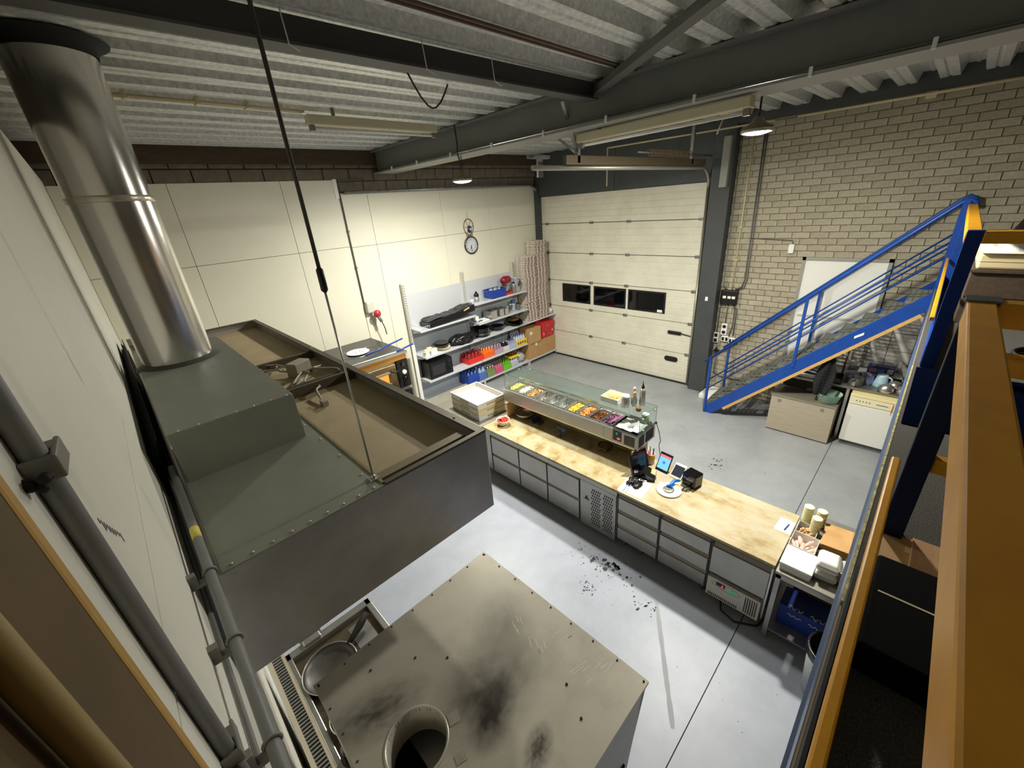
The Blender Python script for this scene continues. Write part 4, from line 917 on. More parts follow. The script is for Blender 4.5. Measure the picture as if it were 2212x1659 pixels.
bottle('sauce_bottle', 'brown sauce bottle with black base and white cap on the glass top', 'bottle', 4.33, 2.36, 1.607, [(.032, 0), (.034, .01), (.034, .1), (.026, .16), (.012, .2)], mat('sauce_brown', (168, 116, 84), .35), [(.016, .2), (.016, .23), (.01, .24)], m_white, ex=[('label', [(.0345, .005), (.0348, .02), (.0348, .09)], m_black)])
bottle('pepper_mill', 'steel pepper mill on the glass top', 'mill', 4.28, 2.33, 1.607, [(.026, 0), (.028, .01), (.022, .06), (.028, .12), (.02, .16)], m_steel, [(.022, .16), (.024, .18), (.012, .2), (0, .205)], mat('brass_top', (206, 176, 110), .3, .8))
bottle('oil_can', 'tall steel oil bottle with black pourer on the glass top', 'bottle', 4.36, 2.26, 1.607, [(.034, 0), (.036, .01), (.036, .2), (.016, .24)], m_steel, [(.018, .24), (.02, .26), (.012, .28), (.005, .31), (.004, .34)], m_black)
bottle('wooden_pot', 'small brown wooden pot on the display end, under the oil bottle', 'pot', 4.2, 2.22, 1.607, [(.03, 0), (.036, .02), (.034, .05), (.026, .05), (.02, .02)], mat('pot_brown', (110, 72, 36), .5))
bottle('herb_jar', 'green herb jar behind the end glass of the display', 'jar', 4.36, 2.2, 1.362, [(.045, 0), (.048, .01), (.048, .1), (.04, .12)], mat('herb_green', (132, 146, 104), .4), [(.042, .12), (.044, .14), (0, .142)], m_white)
t = thing('crumpled_foil', 'sheet of crumpled silver foil on the display housing', 'foil', (4.2, 2.3, 1.363))
def foil(u, v):
    x, y = 4.03+.3*u, 2.13+.31*v; return Vector((x, y, 1.37+.02*noise.noise((x*14, y*14, 0))+.012*noise.noise((x*34, y*34, 3))+.012))
MB().surf(foil, 22, 22).build('sheet', mat('foil_white', (226, 226, 228), .32, .6), t)
tag(wob((4.46, 2.1, 1.36), (4.42, 1.98, .89), 4, .05, .005, 4).ico((4.46, 2.1, 1.36), .02).build('power_lead', m_cable), 'thin black power lead hanging from the display end', 'cable')

# things below / in front of the display
def bowl(name, label, x, y, z, r, h, m, m2=None, fillm=None, fh=.8, cat='bowl'):
    t = thing(name, label, cat, (x, y, z))
    MB().lathe((x, y, z), [(r*.45, 0), (r*.7, h*.25), (r*.92, h*.7), (r, h), (r*.97, h), (r*.88, h*.68), (r*.65, h*.27), (0, h*.1)], 32, cap1=False).build('body', m, t)
    if fillm:
        f = MB()
        for k in range(90):
            a, q = random.uniform(0, 2*pi), sqrt(random.random())*r*.82; f.ico((x+q*cos(a), y+q*sin(a), z+h*fh+random.uniform(-.004, .006)), random.uniform(.01, .02))
        f.lathe((x, y, z+h*fh-.01), [(0, 0), (r*.86, 0)], 24)
        f.build('contents', fillm, t)['kind'] = 'stuff'
    return t
bowl('tomato_bowl', 'white bowl of bright red tomato sauce at the counter corner', 3.74, 4.3, .88, .11, .1, mat('bowl_cream', (236, 226, 204), .4), fillm=mat('tomato_red', (222, 48, 26), .4))
bowl('steel_bowl', 'wide steel bowl under the left end of the display', 4.14, 4.2, .88, .16, .1, m_steel)
bowl('wire_bowl', 'small dark colander bowl under the right end of the display', 4.14, 2.66, .88, .1, .07, mat('dark_bowl', (88, 70, 48), .4, .6), fillm=mat('bowl_bits', (150, 110, 70), .6), fh=.6)
t = thing('dough_scraper', 'dark blue dough scraper with handle standing on the counter', 'scraper', (4.03, 3.36, .88))
MB().hexa([(4.02, 3.34, .88), (4.0, 3.36, .88), (4.05, 3.36, .88), (4.03, 3.38, .88), (4.02, 3.335, .98), (4.0, 3.36, .98), (4.05, 3.36, .98), (4.03, 3.385, .98)]).build('handle', m_blued, t, bev=.006)
MB().hexa([(4.02, 3.29, .98), (4.01, 3.29, .98), (4.05, 3.43, .98), (4.04, 3.43, .98), (4.02, 3.25, 1.04), (4.012, 3.25, 1.04), (4.05, 3.46, 1.04), (4.042, 3.46, 1.04)]).build('blade', m_blued, t)
t = thing('bench_scraper', 'dark blue bench scraper lying under the display', 'scraper', (4.13, 3.97, .88))
MB().hexa([(4.05, 3.93, .88), (4.2, 3.88, .88), (4.08, 4.0, .88), (4.24, 3.96, .88), (4.05, 3.95, .93), (4.2, 3.9, .95), (4.08, 4.0, .93), (4.24, 3.96, .95)]).build('blade', m_blued, t)
MB().box(4.06, 4.2, 3.83, 3.9, .885, .905).build('grip', mat('scraper_brown', (92, 66, 48), .5), t, bev=.006)

# things on the second counter
random.seed(8)
def sheetz(name, pts, m, label, cat, z=.88, th=.0015, group=None):
    return tag(MB().prism(pts, z, z+th).build(name, m), label, cat, group)
sheetz('paper_sheet', [(3.5, 2.07), (3.79, 2.09), (3.81, 1.98), (3.53, 1.96)], m_paper, 'narrow white paper sheet at the joint of the two counters', 'paper', group='papers on the counter')
sheetz('paper_sheet', [(3.53, 2.04), (3.83, 2.02), (3.85, 1.79), (3.52, 1.77)], m_paper, 'large white paper sheet under the black gloves', 'paper', z=.8822, group='papers on the counter')
tag(MB().bar((3.52, 2.0, .886), (3.76, 2.02, .886), .006, .002).bar((3.53, 1.965, .886), (3.77, 1.985, .886), .005, .002).build('ruled_strip', m_blueink), 'dark ruled strip printed across the papers by the gloves', 'strip')
t = thing('glove_heap', 'heap of black gloves on the papers', 'gloves', (3.76, 2.0, .884))
for k, (a, ln) in enumerate(((2.6, .1), (2.9, .12), (3.2, .12), (3.5, .1), (4.3, .1), (4.7, .09), (5.1, .09))):
    p = Vector((3.76, 2.0, .904)); d = Vector((cos(a), sin(a), 0)); MB().tube([p, p+d*ln*.5+Vector((0, 0, .012)), p+d*ln+Vector((0, 0, -.016))], [.014, .011, .007], 8).build('finger', m_bag, t)
MB().ico((3.77, 2.0, .904), (.075, .05, .02), 3, .45, 4).build('palm', m_bag, t); MB().ico((3.72, 1.92, .902), (.075, .045, .018), 3, .5, 6).build('palm', m_bag, t)
t = thing('register_screen', 'black till screen leaning on the wooden display end', 'screen', (4.0, 2.06, .88))
M = Matrix.Translation((3.98, 2.025, .88)) @ Matrix.Rotation(-.15, 4, 'Z') @ Matrix.Rotation(radians(-18), 4, 'X')
MB().box(-.15, .17, -.012, .012, .02, .27, M).build('screen', m_blackgl, t, bev=.005)
MB().box(-.1, .1, -.08, .04, 0, .02, M).build('foot', m_black, t)
MB().ico((3.87, 2.03, .925), (.06, .05, .045), 3, .45, 9).build('cloth_cover', m_bag, t)
t = thing('pen_cup', 'yellow labelled cup of pens behind the till screen', 'pen holder', (4.24, 2.03, .88))
MB().lathe((4.24, 2.03, .88), [(.045, 0), (.05, .005), (.052, .15), (.047, .15), (.042, .02), (0, .02)], 24, cap1=False).build('cup', mat('cup_pinkish', (206, 186, 180), .4), t)
MB().lathe((4.24, 2.03, .88), [(.0525, .075), (.054, .08), (.0545, .14), (.0525, .145)], 24, cap0=False, cap1=False).build('band', mat('cup_yellow', (244, 178, 40), .4), t)
for k, (dx, dy, mm) in enumerate(((-.02, .01, mat('pen_pink', (240, 100, 130), .4)), (.02, -.01, m_black), (0, .02, m_white), (.01, .015, mat('pen_green', (40, 90, 70), .4)))):
    MB().cyl((4.24+dx, 2.03+dy, .905), (4.24+dx*1.7, 2.03+dy*1.7, 1.08+.01*k), .007 if k else .012, n=8).build('pen', mm, t)
t = thing('card_terminal', 'black card holder box with wooden insert on the counter', 'box', (3.96, 1.9, .88), .35)
MB().hexa([(-.09, -.08, 0), (.09, -.08, 0), (-.09, .07, 0), (.09, .07, 0), (-.09, -.08, .05), (.09, -.08, .05), (-.09, .07, .11), (.09, .07, .11)]).build('case', m_blackgl, t, bev=.004, local=True)
MB().box(-.03, .085, -.086, -.08, .005, .045).hexa([(-.02, -.075, .055), (.085, -.075, .055), (-.02, -.02, .055), (.085, -.02, .055), (-.02, -.075, .056), (.085, -.075, .056), (-.02, -.02, .078), (.085, -.02, .078)]).build('insert', m_ply, t, local=True)
def tablet(name, x, y, w, h, rz, m, scr, label, cat, top=None, thick=.012, tiltd=62):
    t = thing(name, label, cat, (x, y, .88), rz)
    M = Matrix.Translation((0, 0, .006)) @ Matrix.Rotation(radians(tiltd), 4, 'X')
    b = MB().box(-w/2, w/2, 0, h, -thick, 0, M).build('body', m, t, bev=.004, local=True)
    MB().box(-w/2+.012, w/2-.012, .03, h-.03, 0, .001, M).build('screen', scr, b, local=True)
    if top: MB().box(-w/2+.012, w/2-.012, h-.06, h-.03, .001, .0018, M).build('screen_header', top, b, local=True); MB().lathe((0, 0, 0), [(.012, .0005), (.02, .0005), (.02, .0022), (.012, .0022)], 16, M=M @ Matrix.Translation((0, h*.5, 0))).build('screen_symbol', mat('screen_deep', (70, 150, 220), .3, emit=.5), b, local=True)
    MB().box(-w/4, w/4, 0, .12, -.006, 0).build('stand', m, t, local=True)
    return t
tablet('tablet', 4.15, 1.84, .17, .24, -pi/2-.12, m_black, m_screen, 'black tablet showing a bright blue screen', 'tablet', m_screenr)
tablet('order_tablet', 4.12, 1.65, .15, .2, -pi/2-.1, m_white, mat('grey_screen', (54, 58, 70), .15), 'white framed tablet with dark grey screen', 'tablet', tiltd=42)
t = thing('receipt_printer', 'black receipt printer with paper slot on the counter', 'printer', (4.15, 1.45, .88), -.2)
MB().box(-.08, .08, -.085, .085, 0, .17).build('body', m_blackgl, t, bev=.012, local=True)
MB().box(-.083, -.08, -.075, .075, .1, .104).build('paper_slot', m_steel, t, local=True)
for k in range(5): MB().box(-.0822, -.0805, -.055+k*.024, -.04+k*.024, .112, .122).build('print_mark', mat('print_grey', (176, 190, 192), .4), t, local=True)
MB().tube([(-.08, -.03, .02), (-.13, -.01, .03), (-.19, .0, .012), (-.17, -.04, .012), (-.12, -.06, .03)], .008, 8).build('paper_curl', m_blackmat, t, local=True)
t = thing('round_plate', 'round pale plate with a wheel cutter on it', 'plate', (3.87, 1.6, .88))
MB().lathe((3.87, 1.6, .88), [(.135, 0), (.142, .006), (.142, .016), (.13, .02), (0, .02)], 40, cap1=False).build('disc', mat('plate_stone', (222, 214, 198), .5), t)
t = thing('pizza_cutter', 'pizza cutter with bright blue handle lying on the round plate', 'cutter', (3.9, 1.6, .9))
MB().lathe((3.86, 1.6, .906), [(.062, 0), (.062, .004), (.05, .006), (0, .006)], 28).build('wheel', m_steel, t)
MB().lathe((3.855, 1.61, .912), [(.018, 0), (.018, .006), (0, .006)], 14).build('hub', m_steelb, t)
MB().tube([(3.89, 1.6, .92), (3.945, 1.605, .93), (4.0, 1.6, .945), (4.05, 1.56, .94)], [.018, .022, .02, .016], 10).bar((3.9, 1.57, .922), (3.9, 1.64, .922), .03, .018).build('handle', m_blueb, t)
t = thing('card_pack', 'small printed card pack beside the gloves', 'pack', (3.8, 1.9, .884)); bx(3.76, 3.85, 1.87, 1.93, .884, .9).build('pack', m_paper, t, bev=.002); bx(3.775, 3.84, 1.88, 1.92, .9, .901).build('print', mat('pack_print', (120, 112, 116), .5), t)
t = sheetz('order_note', [(3.985, .54), (4.2, .53), (4.2, .4), (3.985, .395)], m_paper, 'white note pad at the counter end under a pen', 'paper', group='papers on the counter')
tag(MB().cyl((4.02, .455, .889), (4.13, .44, .889), .006, n=8).build('pen', m_blueink), 'dark blue pen lying on the note pad', 'pen')

# ================================================================ SIDE TABLE
sd = thing('side_table', 'stainless side table with takeaway boxes at the counter end', 'table', (3.95, .1, 0))
MB().box(3.43, 4.48, -.5, .375, .85, .88).build('tabletop', mat('table_steel', (170, 166, 154), .4, .7), sd, bev=.004)
MB().box(3.44, 3.46, -.49, .365, .8, .85).build('apron', m_steelb, sd)
MB().box(3.46, 4.46, -.48, .36, .1, .12).build('undershelf', m_steelb, sd)
for x in (3.46, 4.44):
    for y in (-.47, .345): MB().box(x-.02, x+.02, y-.02, y+.02, 0, .85).build('leg', m_steeld, sd)
for k, (x, y) in enumerate(((4.3, .33), (4.3, .22), (4.16, .235))):
    t = thing('cup_stack', 'clear cup with stack of pale lids, %s' % ('nearest the counter end', 'behind the other two cups', 'nearest the takeaway boxes')[k], 'cups', (x, y, .88), group='clear cups on the side table')
    for i in range(9): MB().lathe((x, y, .884+i*.021), [(.036, 0), (.044, .004), (.044, .017), (.036, .019)], 20).build('lid', mat('lid_pale', (252, 240, 196), .5), t)
    MB().lathe((x, y, .88), [(.046, 0), (.05, .19)], 24, cap0=False, cap1=False).build('cup', m_glass, t)
t = thing('caddy', 'grey basket of sachets on the side table', 'basket', (4.08, .29, .88))
opentub(3.99, 4.18, .2, .37, .881, .95, .006, 'basket', mat('basket_grey', (196, 196, 192), .5), t)
q = MB()
for k in range(26): q.ico((random.uniform(4.01, 4.16), random.uniform(.22, .35), random.uniform(.9, .94)), (.02, .014, .01), rot=Matrix.Rotation(random.uniform(0, 3), 3, 'Z')); 
q.build('sachet', mat('sachet_tan', (206, 160, 108), .6), t)['kind'] = 'stuff'
t = thing('bread_tub', 'open clear tub of pinkish wrapped rolls on the side table', 'tub', (3.85, .27, .88))
opentub(3.75, 3.98, .16, .37, .881, .97, .006, 'tub', m_white, t)
for k in range(5): MB().ico((3.82+(k % 2)*.08, .19+k*.036, .935), (.07, .022, .018), 2, .35, k, 2.5, Matrix.Rotation(.3*k-.6, 3, 'Z')).build('roll', mat('roll_pink', (226, 184, 166), .6), t)
t = thing('white_box', 'plain white takeaway box at the table front corner', 'box', (3.6, .26, .88))
MB().hexa([(3.47, .13, .881), (3.7, .13, .881), (3.47, .36, .881), (3.7, .36, .881), (3.48, .12, .96), (3.72, .12, .99), (3.48, .37, .96), (3.72, .37, .99)]).build('carton', m_white, t, bev=.008)
MB().box(3.476, 3.482, .14, .35, .925, .93).build('lid_seam', m_seam, t)
def foambox(x, y, z, rz, label):
    t = thing('foam_box', label, 'food box', (x, y, z), rz, 'white foam boxes')
    MB().hexa([(-.09, -.07, 0), (.09, -.07, 0), (-.09, .07, 0), (.09, .07, 0), (-.11, -.085, .05), (.11, -.085, .05), (-.11, .085, .05), (.11, .085, .05)]).build('base', m_white, t, bev=.01, local=True)
    MB().hexa([(-.11, -.085, .054), (.11, -.085, .054), (-.11, .085, .054), (.11, .085, .054), (-.08, -.06, .1), (.08, -.06, .1), (-.08, .06, .1), (.08, .06, .1)]).build('lid', m_white, t, bev=.012, local=True)
    return t
foambox(3.66, .05, .88, .1, 'white foam food box lying lowest on the side table'); foambox(3.66, .05, .982, .05, 'white foam food box stacked on another foam box')
t = thing('bowl_stack', 'stack of white foam bowls near the mezzanine edge', 'bowls', (3.68, -.1, .88))
for k in range(6): MB().lathe((3.68, -.1, .88+k*.02), [(.07, 0), (.1, .04), (.105, .045), (.098, .045), (.066, .006), (0, .006)], 28, cap1=False).build('bowl', m_white, t)
for k in range(5):
    M = Matrix.Translation((4.13, .02, .885+k*.016)) @ Matrix.Rotation(-.12+.05*k, 4, 'Z')
    t = thing('paper_bag', ('brown paper bag at the bottom of the bag pile', 'second brown paper bag from the bottom of the pile', 'brown paper bag in the middle of the pile', 'brown paper bag just below the top one', 'brown paper bag topmost in the pile')[k], 'paper bag', (4.13, .02, .88+k*.016), group='folded brown paper bags')
    MB().box(-.17, .17, -.22, .14, 0, .012, M).build('sheet', m_kraft, t, bev=.003)
    MB().box(-.17, .17, -.08, -.076, .0122, .0128, M).build('fold_line', mat('kraft_fold', (170, 116, 58), .8), t)
t = thing('blue_carton', 'blue carton with white script on the table undershelf', 'carton', (3.75, .1, .12))
MB().box(3.6, 3.86, -.3, .3, .121, .36).build('box', m_bluep, t, bev=.006)
q = MB()
for k in range(3):
    y0 = .22-k*.17; q.tube([(3.62+.02*sin(i*1.7), y0-i*.014, .362) for i in range(9)], .006, 5)
    q.tube([(3.598, y0-i*.014, .28+.012*sin(i*2.0)) for i in range(9)], .005, 5)
q.build('lettering', m_white, t)
t = thing('brown_carton', 'brown cardboard carton behind the blue carton', 'carton', (4.1, -.05, .12)); MB().box(3.9, 4.35, -.4, .25, .121, .5).build('box', m_card, t, bev=.005); MB().box(3.895, 3.9, -.4, .25, .3, .306).build('flap_line', mat('card_edge', (150, 106, 58), .8), t)
bn = thing('waste_bin', 'grey waste bin with black liner below the mezzanine edge', 'bin', (3.18, -.16, 0))
MB().lathe((3.2, -.17, 0), [(.13, 0), (.14, .01), (.18, .56), (.172, .56), (.135, .02), (0, .02)], 36, cap1=False).build('body', mat('bin_grey', (142, 150, 156), .5), bn)
MB().lathe((3.2, -.17, 0), [(.184, .48), (.19, .53), (.19, .565), (.17, .57), (.15, .4), (.14, .2)], 36, cap0=False, cap1=False).build('liner', m_bag, bn)
MB().ico((3.2, -.17, .33), (.13, .13, .08), 3, .5, 3).build('rubbish', m_wrap, bn)
MB().tube([(3.2-.185*cos(.5)+.0, -.17+.185*sin(.5)+.02*cos(a), .4+.03*sin(a)) for a in [k*pi/6 for k in range(12)]], .004, 5, closed=True).build('ring_mark', m_cream, bn)

# ================================================================ SHELVING
sv = thing('shelving_unit', 'white metal shop shelving with perforated uprights along the back wall', 'shelving', (6.5, 7.6, 0))
for x in (4.3, 5.88, 7.52):
    u = MB().box(x-.03, x+.03, 7.7, 7.77, 0, 2.76).build('upright', m_shelfst, sv, bev=.004)
    q = MB()
    for k in range(52):
        z = .1+k*.051; q.box(x-.022, x-.012, 7.698, 7.7005, z, z+.026); q.box(x+.012, x+.022, 7.698, 7.7005, z, z+.026)
    q.build('slot', m_dark, u)['kind'] = 'stuff'
    MB().box(x-.025, x+.025, 7.3, 7.7, 0, .1).build('foot', m_shelfst, sv)
MB().box(8.66, 8.7, 7.3, 7.35, 0, .1).box(8.66, 8.7, 7.64, 7.69, 0, .1).build('foot', m_shelfst, sv)
for (a, b) in ((4.34, 5.85), (5.91, 7.49)):
    for z0, z1 in ((.13, .62), (.625, 1.19), (1.195, 1.77), (1.775, 2.52)): MB().box(a, b, 7.735, 7.755, z0, z1).build('back_panel', m_shelfg if z0 < 1.7 else m_shelf, sv)
def shelf(x0, x1, z, y0=7.3, yb=7.735):
    s = MB().box(x0, x1, y0+.02, yb, z-.006, z).build('shelf', m_shelf, sv)
    MB().box(x0, x1, y0, y0+.02, z-.035, z+.004).build('front_edge', m_shelf, s, bev=.004)
    q = MB()
    for x in (x0+.01, x1-.02): q.hexa([(x, y0+.04, z-.03), (x+.008, y0+.04, z-.03), (x, yb-.005, z-.12), (x+.008, yb-.005, z-.12), (x, y0+.04, z-.006), (x+.008, y0+.04, z-.006), (x, yb-.005, z-.006), (x+.008, yb-.005, z-.006)])
    q.build('bracket', m_shelf, s)
shelf(4.32, 5.87, .13); shelf(5.89, 7.5, .13); shelf(7.52, 8.7, .13, 7.3, 7.69)
shelf(4.32, 5.87, .64); shelf(5.89, 7.5, .64)
shelf(4.32, 5.87, 1.2); shelf(5.89, 7.5, 1.2); shelf(7.52, 8.7, 1.2, 7.3, 7.69)
shelf(4.32, 5.87, 1.79, 7.34); shelf(5.89, 7.57, 1.57); shelf(5.82, 7.57, 2.05)
wr_ = MB()
for k in range(8): wr_.tube([(4.36+k*.05, 7.34, 1.8), (4.36+k*.05, 7.34, 1.87)], .003, 5)
wr_.tube([(4.34, 7.34, 1.87), (4.74, 7.34, 1.87)], .004, 5).tube([(4.34, 7.34, 1.87), (4.34, 7.7, 1.87)], .004, 5).build('wire_edge', m_shelf, sv)
tag(MB().box(4.14, 4.22, 7.5, 7.53, 0, 1.5).build('white_board', m_whitem, bev=.004), 'white board standing between the pizza oven and the shelving', 'board')

# microwave
mw = thing('microwave', 'black microwave on the second shelf', 'microwave', (4.75, 7.5, .64))
MB().box(4.4, 5.02, 7.36, 7.72, .645, 1.03).build('case', m_black, mw, bev=.006)
d = MB().box(4.41, 4.86, 7.345, 7.36, .66, 1.02).build('door', m_blackgl, mw, bev=.004); bx(4.46, 4.8, 7.342, 7.346, .72, .95).build('window', mat('microwave_window', (44, 44, 46), .2), d)
p_ = MB().box(4.87, 5.01, 7.345, 7.36, .66, 1.02).build('control_panel', m_blackgl, mw); MB().lathe((4.94, 7.345, .78), [(.03, 0), (.03, -.02), (.024, -.024)], 16, axis='y').build('knob', m_blackmat, p_); bx(4.9, 4.98, 7.342, 7.346, .93, .97).build('display', mat('microwave_display', (30, 36, 40), .2), p_)
# bottle packs
def pack(label, x0, x1, y0, z, nx, ny, h, mb, mc, mw_, wh=.55, group='shrink wrapped drink packs', wrap=True, name='drink_pack', cat='drink pack'):
    t = thing(name, label, cat, ((x0+x1)/2, y0, z), group=group)
    dx = (x1-x0)/nx; r = dx*.48; first = None
    for i in range(nx):
        for j in range(ny):
            x, y = x0+dx*(i+.5), y0+dx*(j+.5)
            if first is None:
                first = MB().lathe((0, 0, 0), [(r*.85, 0), (r, .02), (r, h*.55), (r*.92, h*.66), (r*.4, h*.86), (r*.36, h*.93)], 14).build('bottle', mb, t, local=True); first.location = (x-t.location.x, y-t.location.y, 0)
                cap = MB().lathe((0, 0, 0), [(r*.42, h*.93), (r*.42, h), (0, h)], 10, cap1=False).build('cap', mc, first, local=True)
            else:
                c = copypart(first, (x-t.location.x, y-t.location.y, 0), t); copypart(cap, (0, 0, 0), c)
    if wrap:
        e = .004; y1 = y0+dx*ny
        MB().box(x0-e, x1+e, y0-e, y0-e/2, z+.005, z+h*wh).box(x0-e, x1+e, y1+e/2, y1+e, z+.005, z+h*wh).box(x0-e, x0-e/2, y0, y1, z+.005, z+h*wh).box(x1+e/2, x1+e, y0, y1, z+.005, z+h*wh).build('wrap', mw_, t)
    return t
def al(name, c, a): return mat(name, c, .25, alpha=a)
pack('red wrapped drink pack nearest the microwave', 5.5, 5.94, 7.36, .644, 4, 3, .25, mat('cola_red', (150, 40, 40), .25), m_redp, al('wrap_red', (236, 56, 50), .85))
pack('orange wrapped drink pack beside the red one', 5.98, 6.32, 7.36, .644, 4, 3, .25, mat('orange_drink', (236, 120, 40), .25), m_white, al('wrap_orange', (250, 110, 40), .85))
pack('clear drink pack with purple print on the middle shelf', 6.35, 6.62, 7.36, .644, 3, 3, .23, mat('purple_drink', (150, 120, 140), .25), m_white, al('wrap_purple', (206, 186, 200), .6))
pack('white and black drink pack on the middle shelf', 6.65, 6.86, 7.36, .644, 2, 2, .24, mat('cola_dark', (34, 24, 22), .2), m_white, al('wrap_white', (226, 222, 222), .75))
pack('blue and white printed drink pack beside the yellow crate', 6.89, 7.1, 7.36, .644, 3, 3, .22, mat('blue_print_drink', (150, 160, 200), .3), m_bluep, al('wrap_bluewhite', (186, 196, 226), .8))
t = pack('yellow crate of bottles with blue and white caps', 7.13, 7.48, 7.36, .65, 4, 3, .28, mat('clear_bottle', (190, 196, 206), .15), mat('cap_blue', (96, 110, 176), .4), None, wrap=False, name='bottle_crate', cat='crate', group='yellow bottle crates')
m_ycr = mat('crate_yellow', (244, 206, 40), .4)
MB().box(7.115, 7.495, 7.34, 7.352, .642, .79).box(7.115, 7.495, 7.63, 7.642, .642, .79).box(7.115, 7.127, 7.352, 7.63, .642, .79).box(7.483, 7.495, 7.352, 7.63, .642, .79).box(7.115, 7.495, 7.34, 7.642, .641, .648).build('crate', m_ycr, t)
q = MB()
for k in range(4): q.box(7.15+k*.085, 7.2+k*.085, 7.337, 7.341, .68, .75)
q.build('print', mat('crate_print', (110, 70, 40), .5), t)
for k in range(5):
    x = 6.62+k*.14
    bottle('glass_bottle', ('clear glass bottle in the rear row, nearest the purple pack', 'second clear glass bottle in the rear row', 'clear glass bottle in the middle of the rear row', 'clear glass bottle just before the brown one in the rear row', 'brown glass bottle at the end of the rear row')[k], 'bottle', x, 7.68, .64, [(.038, 0), (.04, .01), (.04, .2), (.016, .28), (.015, .33)], m_brown if k == 4 else m_glass, [(.018, .33), (.018, .35), (0, .352)], m_white if k % 2 else m_blueink, group='bottles in the rear row')
pack('dark blue wrapped water pack at the end of the bottom shelf', 5.4, 5.72, 7.34, .134, 3, 3, .34, mat('water_blue', (96, 130, 196), .15), m_bluep, al('wrap_blue', (40, 78, 176), .8), .8)
pack('pale blue water pack on the bottom shelf', 5.75, 5.98, 7.34, .134, 2, 2, .36, mat('water_pale', (150, 170, 210), .15), m_bluep, al('wrap_paleblue', (96, 130, 206), .6), .6)
pack('green and brown drink pack on the bottom shelf', 6.02, 6.28, 7.34, .134, 3, 3, .26, mat('drink_olive', (120, 130, 84), .25), m_white, al('wrap_olive', (140, 160, 100), .7))
pack('pink wrapped drink pack on the bottom shelf', 6.31, 6.55, 7.34, .134, 3, 3, .26, mat('drink_pink', (190, 110, 140), .25), m_maroon, al('wrap_pink', (226, 96, 140), .8))
pack('bright green wrapped drink pack on the bottom shelf', 6.58, 6.84, 7.34, .134, 3, 3, .27, mat('drink_green', (96, 170, 40), .25), mat('cap_green', (60, 130, 30), .4), al('wrap_green', (120, 206, 40), .85))
pack('clear water pack under the yellow crate on the bottom shelf', 6.87, 7.12, 7.34, .134, 3, 3, .24, mat('clear_bottle', (190, 196, 206), .15), m_white, al('wrap_clear', (220, 226, 230), .4))
t = pack('low yellow crate of brown bottles on top of the clear water pack', 6.86, 7.14, 7.36, .38, 4, 3, .13, m_brown, m_ycr, None, wrap=False, name='bottle_crate', cat='crate', group='yellow bottle crates')
MB().box(6.845, 7.155, 7.34, 7.352, .376, .44).box(6.845, 7.155, 7.56, 7.572, .376, .44).box(6.845, 6.857, 7.352, 7.56, .376, .44).box(7.143, 7.155, 7.352, 7.56, .376, .44).box(6.845, 7.155, 7.34, 7.572, .374, .38).build('crate', m_ycr, t)
t = thing('clear_bag', 'clear crumpled plastic bag of bottles beside the cartons', 'bag', (7.3, 7.5, .13)); MB().ico((7.32, 7.5, .27), (.15, .14, .14), 3, .25, 2).build('film', al('film_clear', (216, 220, 222), .55), t); MB().ico((7.34, 7.45, .2), (.1, .09, .06), 2, .2, 7).build('contents', mat('bag_contents', (150, 130, 110), .5), t)
# cartons and the red bag
def carton(label, x0, x1, y0, y1, z0, z1, sticker=None):
    t = thing('carton', label, 'carton', ((x0+x1)/2, (y0+y1)/2, z0), group='brown cartons')
    MB().box(x0, x1, y0, y1, z0+.001, z1).build('box', m_card, t, bev=.006)
    MB().box((x0+x1)/2-.003, (x0+x1)/2+.003, y0, y1, z1, z1+.001).box((x0+x1)/2-.003, (x0+x1)/2+.003, y0-.001, y0, z1-.07, z1).build('flap_joint', mat('card_edge', (150, 106, 58), .8), t)
    if sticker: bx(sticker[0], sticker[0]+.08, y0-.0015, y0, sticker[1], sticker[1]+.08).build('sticker', m_white, t)
carton('lower carton with a small white sticker, nearest the bottles', 7.56, 7.93, 7.33, 7.68, .13, .58, (7.82, .47)); carton('lower carton in the middle of the bottom row', 7.94, 8.3, 7.33, 7.68, .13, .58); carton('lower carton nearest the roller door', 8.31, 8.66, 7.34, 7.68, .13, .58)
carton('upper carton with a white label, standing on the lower row', 7.58, 8.04, 7.3, 7.68, .581, .99, (7.6, .84))
rbg = thing('red_bag', 'red cool bag with white print beside the upper carton', 'bag', (8.34, 7.5, .581))
MB().hexa([(8.12, 7.34, .582), (8.6, 7.34, .582), (8.12, 7.68, .582), (8.6, 7.68, .582), (8.1, 7.3, 1.05), (8.64, 7.3, 1.02), (8.1, 7.66, 1.09), (8.62, 7.68, 1.06)]).build('body', m_red, rbg, bev=.02)
MB().hexa([(8.02, 7.5, .9), (8.12, 7.36, .95), (8.04, 7.62, .9), (8.12, 7.66, .95), (8.08, 7.5, 1.13), (8.14, 7.36, 1.06), (8.08, 7.62, 1.13), (8.14, 7.66, 1.08)]).build('flap', m_red, rbg, bev=.01)
q = MB()
for k in range(6): q.tube([(8.3+k*.035, 7.315, .9+.006*k), (8.3+k*.035+.012*(k % 2), 7.313, .94+.004*k)], .006, 4)
q.tube([(8.52, 7.325, .76), (8.57, 7.32, .78), (8.55, 7.322, .72), (8.52, 7.325, .76)], .006, 4).tube([(8.36+k*.04, 7.335, .66+.03*sin(k)) for k in range(5)], .005, 4).tube([(8.17, 7.325, .75), (8.2, 7.325, .7), (8.17, 7.328, .67)], .007, 4)
q.build('print', m_white, rbg)
